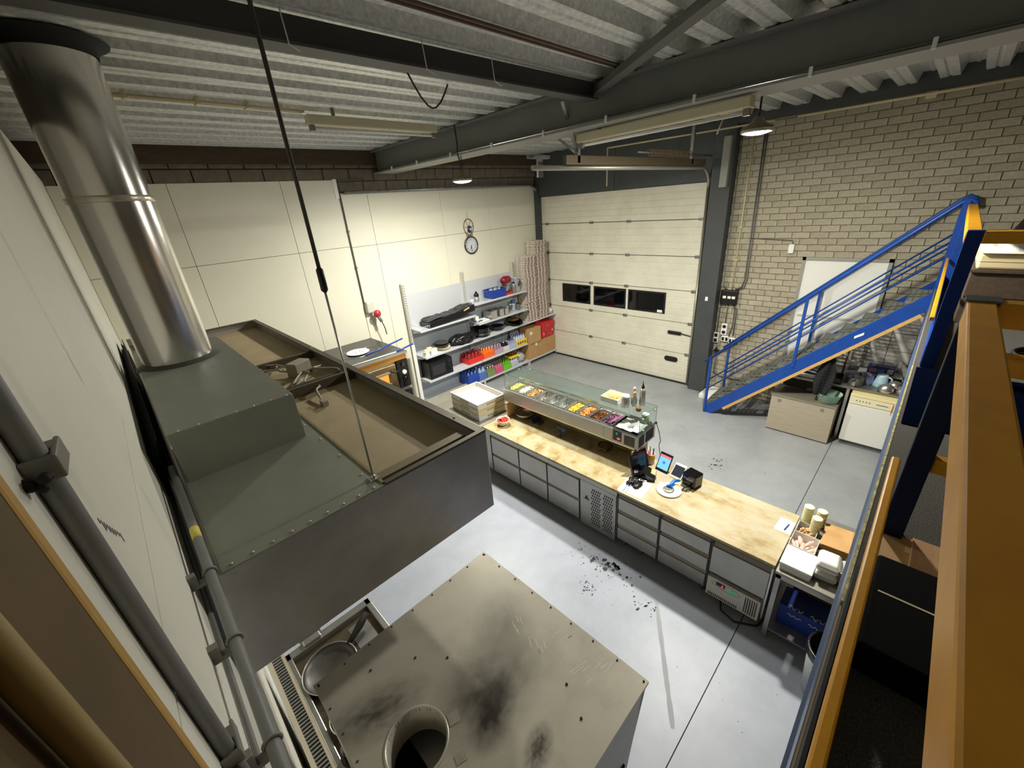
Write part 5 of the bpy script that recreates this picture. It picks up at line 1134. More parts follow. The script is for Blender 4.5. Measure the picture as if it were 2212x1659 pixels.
# shelf three: cups, pans, bags
random.seed(4)
for k in range(5):
    x, y, z = (4.42, 4.55, 4.66, 4.5, 4.62)[k], (7.4, 7.38, 7.46, 7.52, 7.6)[k], (1.204, 1.204, 1.204, 1.204, 1.204)[k]
    t = thing('white_tub', ('white tub at the left end of the third shelf', 'white tub at the shelf edge above the microwave', 'white tub next to the pan stack', 'white tub in the second row above the microwave', 'white tub furthest back above the microwave')[k], 'tub', (x, y, z), group='white tubs above the microwave')
    MB().rrect(x-.055, x+.055, y-.045, y+.045, z, z+.085, .02).build('body', m_white, t); MB().rrect(x-.06, x+.06, y-.05, y+.05, z+.085, z+.097, .022).build('lid', m_cream, t)
for k in range(3):
    t = thing('white_plate', ('white plate at the bottom under the dark pans', 'white plate in the middle under the dark pans', 'white plate directly under the dark pans')[k], 'plate', (4.93, 7.5, 1.204+k*.018), group='plates under the dark pans')
    MB().lathe((4.93, 7.5, 1.204+k*.018), [(.1, 0), (.15, .012), (.165, .018), (.15, .018), (.1, .006), (0, .006)], 28, cap1=False).build('dish', m_cream, t)
for k in range(2):
    z = 1.265+k*.05; t = thing('round_pan', ('lower dark round pan on the white plates', 'upper dark round pan on the white plates')[k], 'pan', (4.92, 7.52, z), group='dark round pans'); MB().lathe((4.92, 7.52, z), [(.14, 0), (.155, .045), (.16, .048), (.15, .048), (.135, .008), (0, .008)], 28, cap1=False).build('body', m_pan, t)
    MB().lathe((4.92, 7.52, z), [(.0, .04), (.148, .046)], 28, cap0=False, cap1=False).build('inside', m_panin, t)
t = thing('black_bag', 'shiny black bag slumped over the edge of the third shelf', 'bag', (5.42, 7.42, 1.2))
MB().ico((5.4, 7.46, 1.32), (.3, .17, .11), 4, .4, 3, 2.2).build('film', m_bag, t); MB().ico((5.5, 7.34, 1.27), (.17, .06, .07), 3, .5, 8, 3).build('fold', m_bag, t); MB().ico((5.72, 7.47, 1.33), (.2, .13, .08), 3, .4, 5, 2.5).build('fold', m_bag, t)
t = thing('black_bag', 'black bag wrapped around flat boards on the upper left shelf', 'bag', (5.1, 7.5, 1.8))
M = Matrix.Translation((5.2, 7.5, 1.925)) @ Matrix.Rotation(-.08, 4, 'Y')
def slab(u, v):
    p = Vector(((u-.5)*1.3, (v-.5)*.36, 0)); n_ = noise.noise(p*9)*.022+noise.noise(p*26)*.008; return M @ (p+Vector((0, 0, .07+n_+.02*sin(u*9))))
MB().surf(slab, 60, 20).build('film', m_bag, t); MB().box(-.64, .64, -.175, .175, -.07, .055, M).build('bundle', m_bag, t, bev=.02)
MB().ico((5.78, 7.45, 2.0), (.2, .14, .06), 3, .4, 2, 2.5).build('fold', m_bag, t); MB().bar((5.5, 7.32, 1.98), (5.66, 7.32, 2.02), .03, .02).build('board_end', m_ply, t)
t = thing('stock_pot', 'big black cooking pot on the third shelf behind the black bag', 'pot', (6.1, 7.55, 1.2))
MB().lathe((6.1, 7.51, 1.204), [(.19, 0), (.2, .01), (.205, .2), (.212, .21), (.2, .21), (.19, .015), (0, .012)], 36, cap1=False).build('body', m_blackgl, t); MB().tube([(6.1+.207*cos(a), 7.51+.207*sin(a), 1.28) for a in [k*pi/20 for k in range(40)]], .005, 6, closed=True).build('band', m_steel, t)
for s in (-1, 1): MB().tube([(6.1+s*.22, 7.49, 1.37), (6.1+s*.27, 7.5, 1.38), (6.1+s*.27, 7.56, 1.38), (6.1+s*.22, 7.57, 1.37)], .012, 6).build('handle', m_black, t)
t = thing('casserole', 'smaller black casserole beside the big cooking pot', 'pot', (6.68, 7.56, 1.2)); MB().lathe((6.68, 7.56, 1.204), [(.15, 0), (.17, .1), (.175, .105), (.16, .105), (.14, .012), (0, .01)], 30, cap1=False).build('body', m_blackgl, t); MB().cyl((6.5, 7.56, 1.3), (6.4, 7.6, 1.32), .014, n=8).build('handle', m_black, t)
t = thing('wok', 'black pan with brown inside leaning below the steel pots', 'pan', (7.2, 7.52, 1.2))
M = Matrix.Translation((7.2, 7.48, 1.23)) @ Matrix.Rotation(radians(20), 4, 'X'); MB().lathe((0, 0, 0), [(.1, 0), (.18, .06), (.22, .1), (.212, .1), (.17, .065), (0, .01)], 32, M=M, cap1=False).build('body', m_blackgl, t)
t2 = thing('pan_lid', 'brown glass lid inside the leaning black pan', 'lid', (7.2, 7.53, 1.33)); MB().lathe((7.2, 7.53, 1.35), [(.0, .05), (.1, .04), (.17, .0), (.175, -.005)], 28, cap0=False, cap1=False).build('dome', mat('lid_amber', (110, 80, 40), .15, .3), t2); MB().ico((7.2, 7.53, 1.41), .02).build('knob', m_black, t2)
t = thing('white_bag', 'crumpled white plastic bag at the door end of the third shelf', 'bag', (8.58, 7.5, 1.2)); MB().ico((8.58, 7.48, 1.29), (.1, .13, .09), 3, .5, 6, 2.5).build('film', m_wrap, t)
# steel pots shelf
for k, (x, w, d_, h, lb) in enumerate(((6.42, .2, .3, .19, 'square steel pot standing leftmost on the pot shelf'), (6.68, .14, .3, .18, 'narrow steel pot next to the square steel pot'), (6.85, .12, .28, .17, 'narrow steel pot before the glass jars'))):
    t = thing('steel_pot', lb, 'pot', (x, 7.5, 1.574), group='steel pots on the shelf'); opentub(x-w/2, x+w/2, 7.34, 7.34+d_, 1.576, 1.574+h, .006, 'body', m_steel, t); MB().box(x-w/2-.012, x+w/2+.012, 7.328, 7.346, 1.574+h-.004, 1.574+h+.004).build('rim', m_steel, t)
t = thing('paper_pile', 'pile of white papers with a green leaf print at the pot shelf end', 'papers', (6.1, 7.5, 1.574)); MB().box(5.98, 6.28, 7.36, 7.6, 1.576, 1.6).build('sheets', m_paper, t); MB().ico((6.02, 7.4, 1.612), (.06, .04, .015), 2, .3, 2).build('leaf', mat('leaf_green', (70, 110, 60), .6), t); MB().box(5.96, 6.06, 7.5, 7.6, 1.6, 1.7).build('packet', m_white, t, bev=.004)
for k, (x, m_, lb) in enumerate(((6.98, m_glass, 'glass jar on the pot shelf nearest the steel pots'), (7.1, m_glass, 'tall glass jar in the middle of the pot shelf'), (7.38, al('jug_grey', (120, 120, 116), .5), 'grey measuring jug at the end of the pot shelf'))): bottle('glass_jar', lb, 'jar', x, 7.46, 1.574, [(.05, 0), (.054, .01), (.054, .13+.03*(k == 1)), (.046, .16+.03*(k == 1))], m_, [(.05, .15+.03*(k == 1)), (.05, .18+.03*(k == 1)), (0, .182+.03*(k == 1))], m_steel if k < 2 else m_black)
bottle('spray_bottle', 'clear bottle with blue lid on the pot shelf', 'bottle', 7.24, 7.5, 1.574, [(.05, 0), (.055, .02), (.05, .16), (.03, .21)], al('bottle_film', (186, 196, 210), .6), [(.06, .21), (.06, .27), (0, .275)], mat('lid_blue', (70, 84, 140), .4))
# top shelf
bottle('sugar_jar', 'chrome topped glass jar on the top shelf', 'jar', 6.07, 7.52, 2.054, [(.055, 0), (.058, .01), (.058, .12)], m_steel, [(.06, .12), (.06, .17), (.03, .2), (.012, .24), (0, .25)], m_blackgl)
bottle('glass_jug', 'ribbed clear glass jug on the top shelf', 'jug', 6.27, 7.45, 2.054, [(.075, 0), (.08, .01), (.085, .16), (.07, .2)], m_glass, None, None)
t = thing('small_cup', 'small white cup at the left end of the top shelf', 'cup', (5.95, 7.55, 2.054)); MB().lathe((5.95, 7.55, 2.054), [(.03, 0), (.042, .06), (.038, .06), (.027, .006), (0, .006)], 18, cap1=False).build('body', m_white, t); MB().tube([(5.91, 7.55, 2.1), (5.88, 7.55, 2.085), (5.915, 7.55, 2.07)], .006, 6).build('handle', m_white, t)
t = thing('blue_basket', 'dark blue plastic basket of glassware on the top shelf', 'basket', (6.65, 7.5, 2.054))
opentub(6.42, 6.88, 7.34, 7.66, 2.056, 2.24, .01, 'basket', m_bluep, t); MB().box(6.41, 6.89, 7.33, 7.35, 2.225, 2.25).box(6.41, 6.89, 7.65, 7.67, 2.225, 2.25).box(6.41, 6.43, 7.35, 7.65, 2.225, 2.25).box(6.87, 6.89, 7.35, 7.65, 2.225, 2.25).build('rim', m_bluep, t)
for k in range(5): MB().lathe((6.5+k*.075, 7.5+.04*(k % 2), 2.07), [(.03, 0), (.034, .01), (.034, .19)], 14).build('glass_bottle', al('bottle_film', (186, 196, 210), .6), t)
mx = thing('stand_mixer', 'dark red stand mixer with steel bowl on the top shelf', 'mixer', (7.02, 7.5, 2.054))
MB().hexa([(6.9, 7.36, 2.055), (7.16, 7.36, 2.055), (6.9, 7.62, 2.055), (7.16, 7.62, 2.055), (6.92, 7.38, 2.1), (7.15, 7.38, 2.1), (6.92, 7.6, 2.1), (7.15, 7.6, 2.1)]).build('base', m_redp, mx, bev=.015)
MB().hexa([(7.12, 7.46, 2.1), (7.17, 7.46, 2.1), (7.12, 7.58, 2.1), (7.17, 7.58, 2.1), (7.08, 7.45, 2.34), (7.18, 7.45, 2.34), (7.08, 7.58, 2.34), (7.18, 7.58, 2.34)]).build('neck', m_steel, mx, bev=.012)
MB().tube([(6.9, 7.5, 2.36), (6.94, 7.5, 2.38), (7.0, 7.5, 2.4), (7.14, 7.5, 2.4), (7.2, 7.5, 2.38)], [.05, .085, .095, .085, .05], 18).build('head', m_maroon, mx)
MB().lathe((6.98, 7.48, 2.1), [(.06, 0), (.1, .06), (.11, .15), (.105, .15), (.09, .05), (0, .01)], 28, cap1=False).build('mixing_bowl', m_steel, mx)
t = thing('blender', 'blender with clear jug and steel base at the end of the top shelf', 'blender', (7.36, 7.48, 2.054))
MB().hexa([(7.27, 7.39, 2.055), (7.45, 7.39, 2.055), (7.27, 7.57, 2.055), (7.45, 7.57, 2.055), (7.29, 7.41, 2.18), (7.43, 7.41, 2.18), (7.29, 7.55, 2.18), (7.43, 7.55, 2.18)]).build('base', m_steel, t, bev=.01); MB().lathe((7.36, 7.48, 2.18), [(.06, 0), (.08, .18), (.084, .2)], 22, cap0=False, cap1=False).build('jug', al('jug_film', (180, 180, 196), .5), t); MB().lathe((7.36, 7.48, 2.38), [(.085, 0), (.085, .02), (.03, .03)], 20).build('lid', mat('lid_lilac', (176, 170, 190), .4), t); MB().tube([(7.44, 7.46, 2.35), (7.49, 7.45, 2.33), (7.49, 7.45, 2.23), (7.44, 7.46, 2.2)], .012, 8).build('handle', m_black, t)
t = thing('coffee_pot', 'grey thermos jug beside the stand mixer', 'jug', (7.2, 7.44, 2.054)); MB().lathe((7.21, 7.4, 2.054), [(.045, 0), (.05, .02), (.045, .2), (.03, .24)], 20).build('body', mat('thermos_grey', (150, 150, 156), .3, .6), t); MB().lathe((7.21, 7.4, 2.294), [(.032, 0), (.03, .03), (0, .035)], 16, cap1=False).build('lid', m_black, t)

# pizza boxes: two tall stacks on the third shelf
def pizzabox():
    t = thing('pizza_box', 'x', 'pizza box', (0, 0, 0))
    MB().hexa([(-.182, -.182, 0), (.182, -.182, 0), (-.182, .182, 0), (.182, .182, 0), (-.19, -.19, .034), (.19, -.19, .034), (-.19, .19, .034), (.19, .19, .034)]).build('body', mat('pizza_box_white', (226, 220, 208), .7), t, local=True)
    q = MB().box(-.196, -.186, -.12, -.02, .004, .034).box(-.196, -.186, .02, .12, .004, .034).box(-.12, .12, -.194, -.188, .028, .038)
    q.build('flap', mat('pizza_flap', (206, 194, 178), .8), t, local=True)
    MB().box(-.15, -.09, -.1925, -.1895, .004, .022).box(-.02, .03, -.1925, -.1895, .004, .022).box(.1, .17, -.1925, -.1895, .004, .022).box(-.1925, -.1895, -.18, -.13, .004, .02).build('print', mat('box_print', (104, 44, 44), .7), t, local=True)
    return t
ORD = ['first', 'second', 'third', 'fourth', 'fifth', 'sixth', 'seventh', 'eighth', 'ninth', 'tenth', 'eleventh', 'twelfth', 'thirteenth', 'fourteenth', 'fifteenth', 'sixteenth', 'seventeenth', 'eighteenth', 'nineteenth']
TENS = ['twenty', 'thirty', 'forty']; TENTH = ['twentieth', 'thirtieth', 'fortieth']
def ordinal(n): return ORD[n-1] if n < 20 else (TENTH[n//10-2] if n % 10 == 0 else TENS[n//10-2]+'-'+ORD[n % 10-1])
pb = None
for s, (x, n, lb, g) in enumerate(((8.27, 48, 'white pizza box, %s from the bottom of the tall stack by the roller door', 'pizza boxes in the tall stack'), (7.86, 40, 'white pizza box, %s from the bottom of the lower stack', 'pizza boxes in the lower stack'))):
    for k in range(n):
        loc = (x+.014*sin(k*.31+s)+random.uniform(-.011, .011), 7.53+random.uniform(-.009, .009), 1.204+k*.0415); rz = random.uniform(-.03, .03)
        if pb is None: pb = pizzabox(); pb.location = loc; pb['label'] = lb % ordinal(k+1); pb['group'] = g
        else: dup(pb, loc, rz, lb % ordinal(k+1), g)

# ================================================================ STAIRS
ss = thing('staircase', 'blue steel staircase with open grating treads along the brick wall', 'staircase', (8.1, 1.2, 0))
def zt(y): return 1.281+.94*(1.398-y)
for x, nm in ((7.66, 'stringer'), (8.6, 'stringer')):
    MB().prism([(2.62, 0), (2.62, zt(2.62)), (-.1, zt(-.1)), (-.1, zt(-.1)-.25), (zt(0) and 1.398+(1.281-.25)/.94, 0)], x-.006, x+.006, 'x').bar((x+.03, 2.6, zt(2.6)-.01), (x+.03, -.1, zt(-.1)-.01), .06, .012).bar((x+.03, 2.4, zt(2.4)-.24), (x+.03, -.1, zt(-.1)-.24), .06, .012).build(nm, m_blue, ss)
MB().bar((7.66, 2.28, zt(2.28)-.275), (7.66, .0, zt(0)-.275), .05, .045).build('batten', m_timber, ss)
tm = MB().box(7.69, 8.57, -.13, -.12, -.035, 0).box(7.69, 8.57, .12, .13, -.04, 0).box(7.69, 7.7, -.12, .12, -.035, 0).box(8.56, 8.57, -.12, .12, -.035, 0)
for i in range(1, 15): tm.box(7.69+i*.06, 7.7+i*.06, -.12, .12, -.03, 0)
for i in range(1, 4): tm.box(7.69, 8.57, -.13+i*.065, -.122+i*.065, -.025, -.001)
tr0 = None; m_tread = mat('tread_galv', (130, 132, 124), .5, .4)
for k in range(1, 13):
    z = .2075*k; y = 1.398-(z-1.19)/.94+.06
    if tr0 is None:
        tr0 = tm.build('tread', m_tread, None); tr0.parent = ss; tr0.location = Vector((0, y, z))-ss.location
    else: copypart(tr0, Vector((0, y, z))-ss.location, ss)
def hz(y): return 1.084+.965*(2.706-y)
for x in (7.66, 8.6):
    MB().tube([(x, 2.72, hz(2.72)-.01), (x, -.02, hz(-.02)), (x, -.08, hz(-.05)+.01), (x, -.14, 3.72), (x, -.16, 3.62)], .026, 12).build('handrail', m_blue, ss)
    for off in (-.47, -.655): MB().tube([(x, 2.62, hz(2.62)+off), (x, -.08, hz(-.08)+off)], .012, 8).build('rail', m_blue, ss)
    MB().bar((x, 2.62, 0), (x, 2.62, hz(2.62)), .045, .04, up=(0, 1, 0)).build('post', m_blue, ss)
    MB().bar((x, 1.31, zt(1.31)-.1), (x, 1.31, hz(1.31)), .045, .04, up=(0, 1, 0)).build('post', m_blue, ss)
    MB().bar((x, -.06, zt(-.06)-.2), (x, -.06, hz(-.06)), .05, .06, up=(0, 1, 0)).build('post', m_blue, ss)
MB().prism([(.63, zt(.63)-.125), (.63, zt(.63)-.085), (.53, zt(.55)-.085), (.53, zt(.55)-.125)], 7.652, 7.654, 'x').build('sticker', m_white, ss)

# ================================================================ DISH KITCHEN UNDER THE STAIRS
fr = thing('steel_chest', 'low stainless chest on the floor under the stairs', 'chest', (7.95, 1.06, 0))
MB().box(7.69, 8.2, .61, 1.53, .02, .68).build('body', mat('chest_steel', (200, 188, 166), .42, .4, var=(5, .3, .7), c2=(184, 172, 150), stretch=(1, 1, 10)), fr, bev=.004)
MB().box(7.675, 8.21, .6, 1.54, .68, .7).build('lid', mat('chest_lid', (176, 168, 148), .4, .7), fr, bev=.003)
for y in (.78, 1.4): MB().lathe((7.69, y, .6), [(.03, 0), (.03, -.005)], 14, axis='x').build('lock', m_steelb, fr)
for y in (.66, 1.48):
    for x in (7.74, 8.15): MB().cyl((x, y, 0), (x, y, .02), .02, n=8).build('foot', m_black, fr)
t = thing('mint_bowl', 'pale mint plastic tub on the steel chest', 'tub', (7.86, .76, .7)); MB().lathe((7.86, .76, .701), [(.12, 0), (.13, .005), (.17, .16), (.18, .165), (.165, .16), (.125, .01), (0, .01)], 30, cap1=False).build('body', mat('mint_plastic', (176, 214, 196), .4), t)
t = thing('checked_towel', 'black checked towel hanging from the stair batten', 'towel', (7.72, .82, 1.6))
tw = mat('towel_black', (18, 18, 20), .9)
def tow(u, v):
    w = .03+.1*min(1, v*2.0)*(1-.5*max(0, v-.75)/.25); z = 1.62-.78*v; return Vector((7.7+.025*sin(u*9+v*3)+.03*v, .83-(u-.5)*2*w+.05*v, z))
MB().surf(tow, 16, 24).build('cloth', tw, t, solid=.006)
q = MB()
for j in range(12):
    v = .12+j*.07; q.tube([tow(i/8, v)+Vector((-.006, 0, 0)) for i in range(9)], .0022, 4)
for i in range(5):
    u = .12+i*.19; q.tube([tow(u, .1+j*.085)+Vector((-.006, 0, 0)) for j in range(11)], .0022, 4)
q.build('check_line', mat('towel_grey', (58, 58, 64), .9), t)
kc = thing('sink_unit', 'stainless dish worktop with sink against the tiles', 'worktop', (8.35, .6, 0))
MB().box(8.0, 8.71, -.6, 1.22, .94, .98).box(8.0, 8.5, 1.22, 1.55, .94, .98).build('worktop', mat('worktop_steel', (140, 136, 126), .35, .7), kc, bev=.004)
MB().box(8.23, 8.5, .55, 1.5, 0, .94).build('cabinet', mat('dark_unit', (60, 54, 46), .6), kc)
MB().box(8.69, 8.715, -.6, 1.2, .98, 1.05).build('upstand', m_steelb, kc)
MB().box(8.4, 8.7, .6, 1.5, 1.3, 1.7).build('wall_cabinet', mat('dark_unit', (60, 54, 46), .6), kc) if False else None
MB().tube([(8.62, .66, .98), (8.62, .66, 1.32), (8.56, .66, 1.38), (8.48, .66, 1.34)], .014, 8).build('tap', m_steel, kc)
for y in (.55, -.55): MB().box(8.02, 8.06, y-.02, y+.02, 0, .94).build('leg', m_steel, kc)
dw = thing('dishwasher', 'white dishwasher with cream control panel and rust streak', 'dishwasher', (8.1, .2, 0))
MB().box(7.86, 8.45, -.08, .49, .1, .92).build('body', m_whitem, dw, bev=.005)
MB().box(7.835, 7.86, -.075, .485, .1, .76).build('door', m_whitem, dw, bev=.006)
cp = MB().box(7.835, 7.86, -.075, .485, .77, .895).build('control_panel', m_cream, dw, bev=.005)
MB().box(7.83, 8.45, -.08, .49, .9, .935).build('top', mat('top_cream', (238, 222, 166), .4), dw, bev=.004)
q = MB().box(7.832, 7.836, .02, .16, .83, .84)
for k in range(5): q.lathe((7.836, .24+k*.04, .84), [(.008, 0), (.008, -.006)], 10, axis='x')
q.build('button', mat('button_grey', (90, 90, 88), .5), cp)
MB().box(7.88, 8.4, -.07, .48, .0, .1).build('plinth', mat('plinth_grey', (110, 110, 110), .6), dw)
MB().prism([(-.028, .9), (-.042, .87), (-.04, .78), (-.03, .7), (-.024, .78)], 7.831, 7.8345, 'x').build('rust_streak', mat('rust', (176, 118, 56), .8), dw)
random.seed(9)
def pot(label, x, y, r, h, m, hand=True, z=.98, cat='pot', name='steel_pan'):
    t = thing(name, label, cat, (x, y, z)); MB().lathe((x, y, z+.001), [(r*.9, 0), (r, .01), (r, h), (r*1.04, h+.003), (r*.95, h), (r*.9, .015), (0, .012)], 26, cap1=False).build('body', m, t)
    if hand: MB().tube([(x-r, y, z+h*.8), (x-r-.05, y, z+h), (x-r-.12, y+.02, z+h)], .01, 8).build('handle', m_black, t)
    return t
pot('shiny steel pan with black handle at the worktop edge', 8.14, .5, .1, .13, m_steel)
pot('white tub with blue band in the middle of the worktop', 8.3, .37, .08, .16, mat('tub_lilac', (176, 180, 226), .4), False, name='white_pail', cat='pail')
t = thing('blue_jug', 'pale blue plastic jug on the dish worktop', 'jug', (8.28, .2, .98)); MB().lathe((8.28, .2, .981), [(.1, 0), (.09, .02), (.075, .17), (.065, .2)], 24).build('body', mat('jug_blue', (186, 216, 232), .4), t); MB().tube([(8.28, .13, 1.15), (8.27, .08, 1.13), (8.27, .08, 1.05), (8.28, .12, 1.02)], .012, 8).build('handle', mat('jug_blue', (186, 216, 232), .4), t)
for k, (x, y) in enumerate(((8.09, .11), (8.27, .03), (8.11, -.1))):
    t = thing('steel_dome', ('steel bowl upside down at the worktop front', 'steel bowl upside down behind the front one', 'steel bowl upside down nearest the mezzanine edge')[k], 'bowl', (x, y, .98), group='upturned steel bowls'); MB().lathe((x, y, .981), [(.1, 0), (.098, .04), (.078, .1), (.035, .125), (0, .13)], 28).build('body', m_steel, t)
for k in range(6):
    x, y = 8.07+.05*(k % 2), .38-.05*k; t = thing('drinking_glass', 'upturned drinking glass, %s in line from the steel pan along the worktop front' % ordinal(k+1), 'glass', (x, y, .98), group='upturned glasses'); MB().lathe((x, y, .981), [(.036, 0), (.03, .1)], 16, cap0=False).build('body', m_glass, t)
rk = thing('dish_rack', 'wire dish rack with white trays against the tiles', 'rack', (8.55, .3, .98))
q = MB()
for k in range(20): q.tube([(8.68, .52-k*.028, 1.0), (8.68, .52-k*.028, 1.26)], .003, 5)
for z in (1.0, 1.13, 1.26): q.tube([(8.68, .54, z), (8.68, -.04, z)], .004, 5)
for z in (1.1,): q.tube([(8.42, .54, z), (8.68, .54, z)], .004, 5).tube([(8.42, -.04, z), (8.68, -.04, z)], .004, 5).tube([(8.42, .54, z), (8.42, -.04, z)], .004, 5)
for y in (.54, -.04): q.tube([(8.42, y, .98), (8.42, y, 1.1)], .005, 5).tube([(8.68, y, .98), (8.68, y, 1.26)], .005, 5)
q.build('wire', m_steelb, rk); MB().box(8.43, 8.67, -.03, .53, 1.095, 1.105).build('shelf', m_whitem, rk)
t = thing('printed_box', 'box printed in pink and blue on the dish rack', 'box', (8.53, .25, 1.106)); MB().box(8.47, 8.6, .08, .42, 1.106, 1.24).build('box', mat('box_navy', (70, 72, 126), .5), t, bev=.006); MB().box(8.466, 8.471, .3, .4, 1.13, 1.2).build('print', mat('box_pink', (216, 180, 206), .5), t); MB().box(8.466, 8.471, .2, .29, 1.12, 1.2).build('print', mat('box_blue', (86, 140, 226), .5), t); MB().box(8.466, 8.471, .1, .17, 1.13, 1.21).build('print', m_white, t)
t = thing('white_board', 'round white board leaning on the tiles', 'board', (8.55, -.06, .98)); M = Matrix.Translation((8.55, -.02, 1.17)) @ Matrix.Rotation(radians(-16), 4, 'X') @ Matrix.Rotation(radians(90), 4, 'X') @ Matrix.Rotation(radians(25), 4, 'Y'); MB().lathe((0, 0, 0), [(.17, -.006), (.18, 0), (.17, .006)], 30, M=M).build('disc', m_white, t)
t = thing('small_tub', 'small clear tub with blue lid behind the steel pan', 'tub', (8.36, .58, .98)); MB().rrect(8.3, 8.44, .5, .66, .981, 1.08, .03).build('body', al('tub_film', (170, 176, 206), .75), t); MB().rrect(8.295, 8.445, .495, .665, 1.08, 1.1, .032).build('lid', mat('lid_greyblue', (150, 160, 196), .4), t)
t = thing('sieve', 'copper coloured long handled sieve leaning at the worktop corner', 'sieve', (8.55, .72, .98)); MB().tube([(8.4, .72, .985), (8.5, .72, 1.3), (8.52, .71, 1.42)], .014, 8).build('handle', mat('copper', (150, 96, 66), .3, .9), t); MB().lathe((8.55, .62, 1.2), [(.05, -.01), (.06, .0), (.05, .01)], 20, axis='x').build('disc', m_steel, t)
t = thing('cutlery_tray', 'white tray with dark utensils left on the worktop', 'tray', (8.2, 1.15, .98)); opentub(8.05, 8.35, 1.0, 1.35, .981, 1.05, .008, 'tray', m_white, t)
for k in range(5): MB().bar((8.1+k*.05, 1.03, 1.03), (8.12+k*.05, 1.32, 1.06), .03, .02).build('utensil', (m_black, mat('utensil_brown', (90, 60, 44), .5), m_white, m_steel, m_black)[k], t)
t = thing('oven_tin', 'dark metal tin beside the hanging towel on the worktop', 'tin', (8.2, .78, .98)); opentub(8.04, 8.34, .68, .9, .981, 1.06, .006, 'tin', mat('tin_dark', (76, 72, 66), .4, .6), t)
for k in range(6):
    t = thing('stacked_dish', 'pale dish, %s from the bottom of the stack under the stair batten' % ordinal(k+1), 'dish', (8.25, 1.44, .981+k*.02), group='stack of pale dishes'); MB().lathe((8.25, 1.44, .981+k*.02), [(.07, 0), (.1, .018), (.09, .018), (.06, .005), (0, .005)], 20, cap1=False).build('dish', mat('dish_pale', (160, 152, 136), .5), t)

# ================================================================ MEZZANINE
mz = struct(bx(-.15, 7.6, -5.2, -.045, 2.62, 2.685).build('mezzanine_floor', mat('mezz_board', (150, 128, 92), .8)), 'mezzanine floor deck edged by a blue steel beam', 'mezzanine floor')
bx(7.6, 8.73, -5.2, -.12, 2.62, 2.685).build('deck_board', mat('mezz_board', (150, 128, 92), .8), mz)
bx(-.15, 8.73, -5.19, -.125, 2.685, 2.7).build('carpet', m_carpet, mz); bx(-.15, 7.6, -.125, -.05, 2.685, 2.7).build('carpet_edge', m_carpet, mz)
bx(1.5, 4.3, -.052, -.043, 2.684, 2.702).build('nosing', mat('worn_nosing', (206, 196, 132), .6, var=(20, .35, .65), c2=(120, 110, 70)), mz)
MB().box(-.15, 7.66, -.05, -.042, 2.4, 2.684).box(-.15, 7.66, -.1, -.03, 2.4, 2.412).box(-.15, 7.66, -.1, -.05, 2.66, 2.672).build('edge_beam', mat('edge_beam_blue', (70, 86, 114), .4), mz)

def rail_post(x, label, lit=None):
    return MB().box(x, x+.07, -.165, -.095, 2.7, 3.7)
rl = thing('mezzanine_railing', 'railing with yellow top bar in front of the camera, blue posts', 'railing', (1, -.13, 2.7))
MB().box(-.3, 2.0, -.162, -.095, 3.62, 3.7).build('top_bar', m_yellow, rl, bev=.006)
rail_post(1.975, '').build('post', m_blue_shade, rl, bev=.004); bx(1.97, 2.05, -.17, -.09, 3.7, 3.706).build('post_cap', mat('cap_steel', (96, 100, 104), .4, .6), rl)
rail_post(-.32, '').build('post', m_blue_shade, rl, bev=.004)
MB().box(-.3, 1.975, -.08, -.052, 3.05, 3.08).build('middle_bar', m_yellow, rl, bev=.006)
MB().box(-.3, 1.55, -.06, -.051, 2.7, 2.84).build('kick_plate', m_blackmat, rl)
MB().box(1.975, 2.045, -1.6, -.165, 3.62, 3.7).build('return_bar', m_yellow, rl, bev=.006)
MB().box(1.86, 1.93, -1.6, -.17, 3.5, 3.56).build('return_bar', m_yellow, rl, bev=.006)
MB().box(1.99, 2.04, -1.6, -.165, 3.04, 3.1).build('return_middle_bar', m_yellow, rl, bev=.006)
rail_post(1.975, '').build('post', m_blue_shade, rl).location = Vector((0, -1.44, 0))
rl2 = thing('mezzanine_railing', 'far railing with bright yellow top bar ending at the stairs', 'railing', (6, -.13, 2.7))
MB().box(4.3, 7.6, -.158, -.08, 3.62, 3.7).build('top_bar', m_yellow, rl2, bev=.006)
MB().box(4.29, 4.36, -.165, -.085, 2.7, 3.705).build('post', mat('post_blue_shaded', (10, 42, 108), .5, spec=.2), rl2, bev=.003)  # same blue paint, darkened in the colour for its unlit side
MB().box(7.58, 7.65, -.165, -.085, 2.7, 3.7).build('post', m_blue, rl2, bev=.003)
MB().box(4.36, 7.6, -.075, -.048, 3.05, 3.08).build('middle_bar', m_yellow, rl2, bev=.004)
MB().box(4.36, 7.6, -.095, -.082, 2.7, 2.86).build('kick_plate', m_blue, rl2)
MB().box(4.29, 4.35, -1.7, -.165, 3.62, 3.7).build('return_bar', m_yellow, rl2, bev=.006)
MB().box(4.29, 4.36, -1.7, -1.63, 2.7, 3.62).build('post', m_blue_shade, rl2)
tag(MB().box(3.15, 4.26, -1.2, -.07, 2.701, 2.708).build('shade_sheet', mat('shade_navy', (4, 8, 22), 1, spec=0), bev=.002), 'dark navy sheet painted as shade on the carpet between the two railings', 'plate')  # added near-black sheet that carries the shade on this stretch of carpet

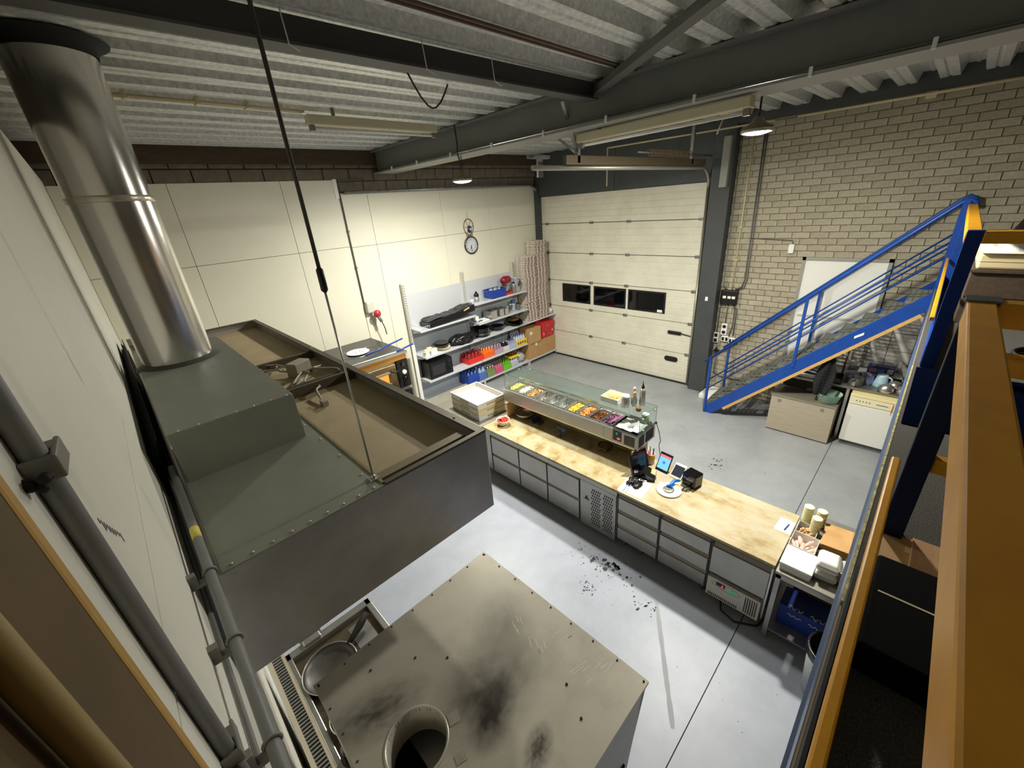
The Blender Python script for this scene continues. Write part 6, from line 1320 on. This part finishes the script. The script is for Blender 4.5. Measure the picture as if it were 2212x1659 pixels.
# things on the mezzanine
t = thing('black_case', 'flat black case on the mezzanine carpet beside the railing', 'case', (1.3, -.4, 2.7)); MB().box(1.24, 1.69, -.75, -.1, 2.701, 2.82).build('shell', mat('case_black', (5, 5, 6), .9, spec=.1), t, bev=.01); MB().box(1.49, 1.497, -.5, -.12, 2.82, 2.822).build('light_strip', mat('case_strip', (206, 190, 160), .5), t)
t = thing('flat_cardboard', 'flattened cardboard sheet on the mezzanine carpet', 'cardboard', (1.85, -.16, 2.7)); MB().box(1.7, 2.0, -.2, -.11, 2.701, 2.712).build('sheet', m_card, t); MB().box(1.74, 1.78, -.196, -.18, 2.712, 2.714).box(1.9, 1.94, -.196, -.18, 2.712, 2.714).build('tape', m_ply, t)
t = thing('laminate_plank', 'oak laminate plank leaning over the flattened cardboard', 'plank', (1.85, -.26, 2.7)); MB().box(1.7, 2.0, -.285, -.2, 2.716, 2.724).build('plank', m_lam, t); bx(1.7, 2.0, -.2, -.197, 2.7, 2.724).build('edge', m_ply, t); bx(1.7, 2.0, -.285, -.2, 2.701, 2.716).build('lower_plank', m_lam, t)
t = thing('plastic_tray', 'grey clear lidded tray at the end of the laminate plank', 'tray', (1.85, -.36, 2.7)); MB().box(1.7, 2.02, -.6, -.29, 2.701, 2.76).build('tray', mat('tray_grey', (120, 120, 112), .25), t, bev=.006); MB().box(1.69, 2.03, -.305, -.295, 2.701, 2.765).build('edge', m_white, t)
sb = thing('dark_cabinet', 'dark brown low cabinet on the mezzanine near the brick wall', 'cabinet', (6.3, -1.2, 2.7)); MB().box(5.85, 6.7, -2.4, -.235, 2.7, 3.19).build('body', m_wood_dark, sb, bev=.006); MB().box(5.84, 5.85, -2.4, -.24, 2.96, 2.965).build('drawer_gap', m_dark, sb); MB().box(5.83, 6.72, -2.42, -.225, 3.19, 3.215).build('top', m_wood_dark, sb)
t = thing('mattress', 'cream foam mattress lying on the dark cabinet', 'mattress', (6.3, -1.2, 3.216)); MB().box(5.86, 6.7, -2.3, -.25, 3.217, 3.36).build('foam', mat('foam_cream', (226, 208, 164), .8), t, bev=.02); MB().box(5.857, 5.862, -2.29, -.26, 3.286, 3.29).build('piping', mat('foam_seam', (190, 170, 126), .8), t)
t = thing('plastic_wrapping', 'crumpled clear white plastic wrapping heaped on the mattress', 'wrapping', (6.3, -1.0, 3.36))
def wrp(u, v):
    x = 5.83+.9*u; y = -.25-1.8*v; p = Vector((x*4, y*4, 0)); e = min(1, 6*u)*min(1, 10*v); return Vector((x, y, 3.365+.16*e*(.6+.8*abs(noise.noise(p)))+.04*noise.noise(p*4)*e))
MB().surf(wrp, 50, 70).build('film', m_wrap, t); MB().box(5.9, 6.68, -2.0, -.3, 3.361, 3.42).build('folded_film', m_wrap, t, bev=.02)
t = thing('black_sack', 'rounded black sack behind the plastic wrapping', 'sack', (7.4, -.9, 2.7)); MB().ico((7.5, -.95, 3.25), (.35, .45, .53), 3, .15, 5).build('film', m_bag, t); MB().ico((7.5, -.95, 3.78), (.06, .06, .05), 2, .3, 3).build('knot', m_bag, t)
t = thing('coiled_cable', 'black coiled cable on the mezzanine carpet', 'cable', (4.9, -.75, 2.7)); MB().tube([(4.9+.2*cos(a)*(1+.05*sin(3*a)), -.78+.2*sin(a), 2.715+.012*(k//20)) for k, a in enumerate([j*pi/10 for j in range(60)])], .012, 6).build('cable', m_cable, t); MB().box(5.08, 5.16, -.8, -.74, 2.701, 2.74).build('plug', m_black, t, bev=.006)
